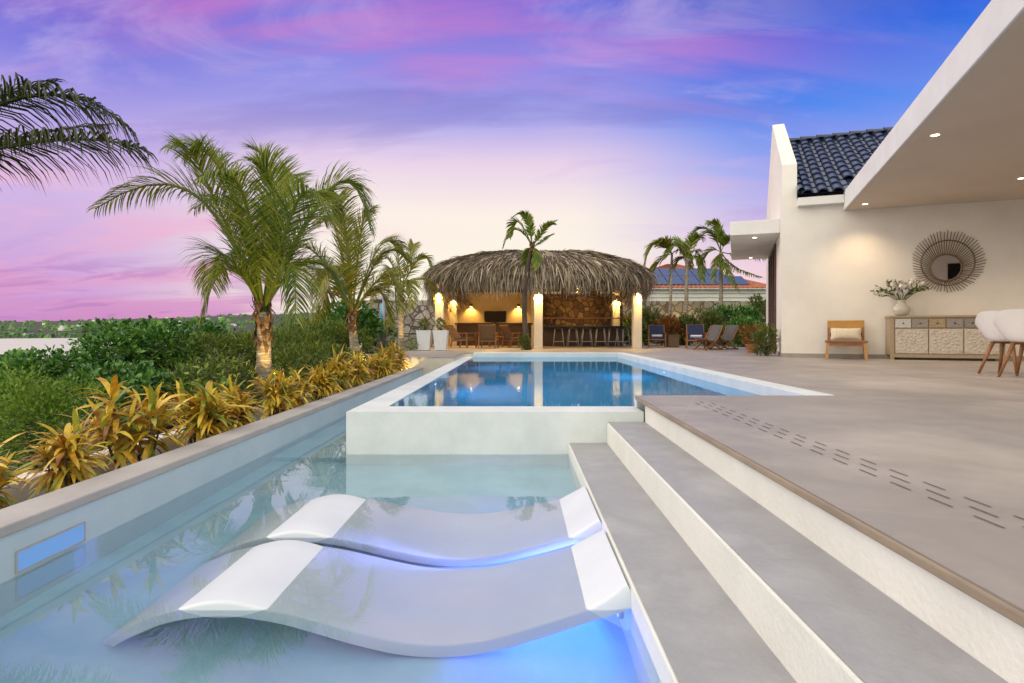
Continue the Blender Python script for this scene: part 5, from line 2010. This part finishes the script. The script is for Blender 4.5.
# ================================================================== TREES AND SHRUBS ON THE SLOPE
def tree(name, label, px, Y, top_py, wid, matk, n, ln, seed, aspect=.6, clumps=13, squash=.85, group='trees on the slope below the garden'):
    rng = random.Random(seed)
    x = (px - PX) / F * Y
    z0 = gz(x, Y)
    topz = HC - (top_py - PY) / F * Y
    h = topz - z0
    t_ = thing(name, label, 'tree', (x, Y, z0), 0, group)
    m_, tr, lb_ = MB(), MB(), MB()
    r0 = .045 * h + .02
    fork = Vector((rng.uniform(-.1, .1), rng.uniform(-.1, .1), h * .32))
    tr.tube([Vector((0, 0, -.1)), fork * .5, fork], [r0 * 1.3, r0, r0 * .8], 8)
    for k in range(clumps):
        a_ = 2 * PI * k / clumps * 1.618 * 2 + rng.uniform(-.3, .3)
        f = (k + .5) / clumps
        rr = wid * (.80 - .5 * f) * rng.uniform(.75, 1.2)
        cz = h * (.38 + .42 * f)
        cr_ = wid * rng.uniform(.28, .46)
        cz = min(cz, h - cr_ * squash * 1.02)
        c_ = Vector((math.cos(a_) * rr, math.sin(a_) * rr, cz))
        leaf_cloud(m_, c_, cr_, cr_, cr_ * squash, n // clumps, ln, rng, aspect, .15, .74)
        lb_.tube([fork * .8, (fork + c_) / 2 + Vector((0, 0, -.05 * h)), c_], [r0 * .6, r0 * .4, r0 * .12], 6)
    m_.build('crown', M[matk], t_)
    tr.build('trunk', M['bark'], t_)
    lb_.build('limb', M['bark'], t_)
    return t_


bl, ft = 'broadleaf_tree', 'feathery_tree'
TL = [
    (bl, 'dark broad leaved tree at the frame edge below the bay', -6, 12.5, 356, 1.5, 'seagrape', 5600, .115, 101),
    (bl, 'dark broad leaved tree just below the middle of the bay water', 62, 12.0, 350, 1.4, 'seagrape', 5600, .115, 102),
    (bl, 'tall dark broad leaved tree covering the end of the bay', 132, 13.0, 322, 1.5, 'seagrape', 5600, .115, 103),
    (bl, 'dark broad leaved tree left of the feathery trees, under the ridge', 186, 15.0, 321, 1.6, 'seagrape', 5000, .12, 104),
    (bl, 'lower dark broad leaved tree between the fine leaved shrub and the bay trees', 112, 9.6, 364, 1.1, 'seagrape', 4200, .10, 105),
    (bl, 'dark broad leaved bush behind the tall croton', 165, 8.6, 372, .9, 'seagrape', 3400, .10, 106),
    (ft, 'olive feathery tree left of the large palm trunk', 222, 14.0, 336, 1.35, 'feather', 5200, .15, 107),
    (ft, 'olive feathery tree right behind the large palm trunk', 284, 16.0, 332, 1.4, 'feather', 5600, .16, 108),
    (ft, 'olive feathery tree in front of the dark tree by the stone wall', 326, 19.0, 322, 1.4, 'feather', 5200, .17, 109),
    (ft, 'low olive feathery bush left of the lime sprig', 205, 10.5, 366, .9, 'feather', 4200, .12, 110),
    (ft, 'low olive feathery bush between the large palm and the leaning palm', 312, 12.4, 346, 1.0, 'feather', 4200, .13, 111),
    (bl, 'dark tree standing against the end of the stone wall', 347, 23.5, 302, 1.5, 'seagrape', 2800, .2, 112),
    (ft, 'olive feathery tree on the crest behind the leaning palm', 312, 26.0, 318, 1.8, 'feather', 5000, .22, 113),
]
for a_ in TL:
    asp = .8 if a_[0] == bl else .24
    tree(*a_[:10], aspect=asp)
x = (38 - PX) / F * 6.3
bush('fine_leaf_shrub', 'rounded bright green fine leaved shrub near the lower frame corner', 'shrub', (x, 6.3, gz(x, 6.3)), .60, .58, 1.12, 9000, .05, 'fine_green', 120, 8, .45)
x = (96 - PX) / F * 5.6
bush('fine_leaf_shrub', 'low green shrub just behind the bed wall, right of the rounded shrub', 'shrub', (x, 5.6, gz(x, 5.6)), .4, .4, .45, 2000, .07, 'shrub', 121, 6, .4)
x = (225 - PX) / F * 8.3
bush('fine_leaf_shrub', 'dark low shrub between the lime sprig and the large palm', 'shrub', (x, 8.3, gz(x, 8.3)), .7, .6, .95, 2600, .09, 'shrub', 122, 6, .4)
x = (318 - PX) / F * 10.2
bush('fine_leaf_shrub', 'dark low shrub behind the crotons between two palms', 'shrub', (x, 10.2, gz(x, 10.2)), .7, .6, .8, 2400, .09, 'shrub', 123, 6, .4)

# hedge of separate shrubs below the boundary wall
hs = [(4.75, 23.6, 1.25, 'shrub', 'hedge shrub in the gap right of the last hut post'), (5.5, 24.3, 1.45, 'shrub', 'hedge shrub behind the first navy deck chair'),
      (6.35, 23.8, 1.15, 'redleaf', 'reddish hedge shrub between two thin palm trunks'), (7.15, 24.2, 1.2, 'shrub', 'hedge shrub behind the second navy deck chair'),
      (7.9, 23.4, 1.35, 'shrub', 'bright lit hedge shrub below the glowing patch of the tan wall'), (8.7, 23.8, 1.5, 'seagrape', 'dark hedge shrub right of the tall slim palm'),
      (9.5, 23.2, 1.45, 'seagrape', 'dark hedge shrub left of the shutter door'), (8.6, 21.6, 1.0, 'seagrape', 'low dark shrub behind the grey sling chair'),
      (10.3, 24.2, 1.9, 'shrub', 'tall hedge shrub beside the house side wall')]
for i, (x, y, h, mk, lb) in enumerate(hs):
    bush('hedge_shrub', lb, 'shrub', (x, y, 0), .72, .6, h, 1700, .17, mk, 130 + i, 6, .38, 'shrubs along the boundary wall')
x = at(527, 349, 18.0).x
bush('palm_underplanting', 'small green shrub at the foot of the dark thin palm', 'shrub', (x - .05, 18.05, 0), .22, .2, .42, 420, .09, 'shrub', 150, 4, .4)

# ================================================================== GARDEN SPOTLIGHTS
def garden_spot(label, loc, target, e_, size=60, col=(1.0, 0.66, 0.20)):
    t_ = thing('garden_spotlight', label, 'garden light', loc, 0, 'garden spotlights')
    d = (Vector(target) - Vector(loc)).normalized()
    m_ = MB()
    m_.tube([(0, 0, -.12), (0, 0, 0)], .008, 6)
    m_.build('spike', M['black'], t_)
    m_ = MB()
    m_.tube([-d * .05, d * .05], .032, 12)
    hd = m_.build('head', M['black'], t_)
    m_ = MB()
    m_.tube([d * .0505, d * .0515], .026, 12)
    m_.build('lens', M['warm'], hd)
    lamp('garden_lamp', Vector(loc) + d * .07, e_, col, target, size, .7, .03)


garden_spot('small black spotlight at the foot of the large palm', (-3.3, 7.9, gz(-3.3, 7.9) + .12), at(263, 300, 8.55), 130, 70)
garden_spot('small black spotlight at the foot of the leaning palm', (-3.2, 12.3, gz(-3.2, 12.3) + .12), at(352, 290, 13.3), 130, 70)
garden_spot('small black spotlight at the foot of the small palm by the stone wall', (-3.42, 17.75, gz(-3.42, 17.75) + .3), at(401, 290, 18.5), 110, 70)
garden_spot('small black spotlight in the bed shining at the terrace step', (-2.62, 12.55, -.38), (-2.3, 13.2, -.12), 22, 120)
garden_spot('small black spotlight shining at the tan boundary wall', (7.55, 25.4, .35), (7.5, 26.2, 1.4), 50, 90)
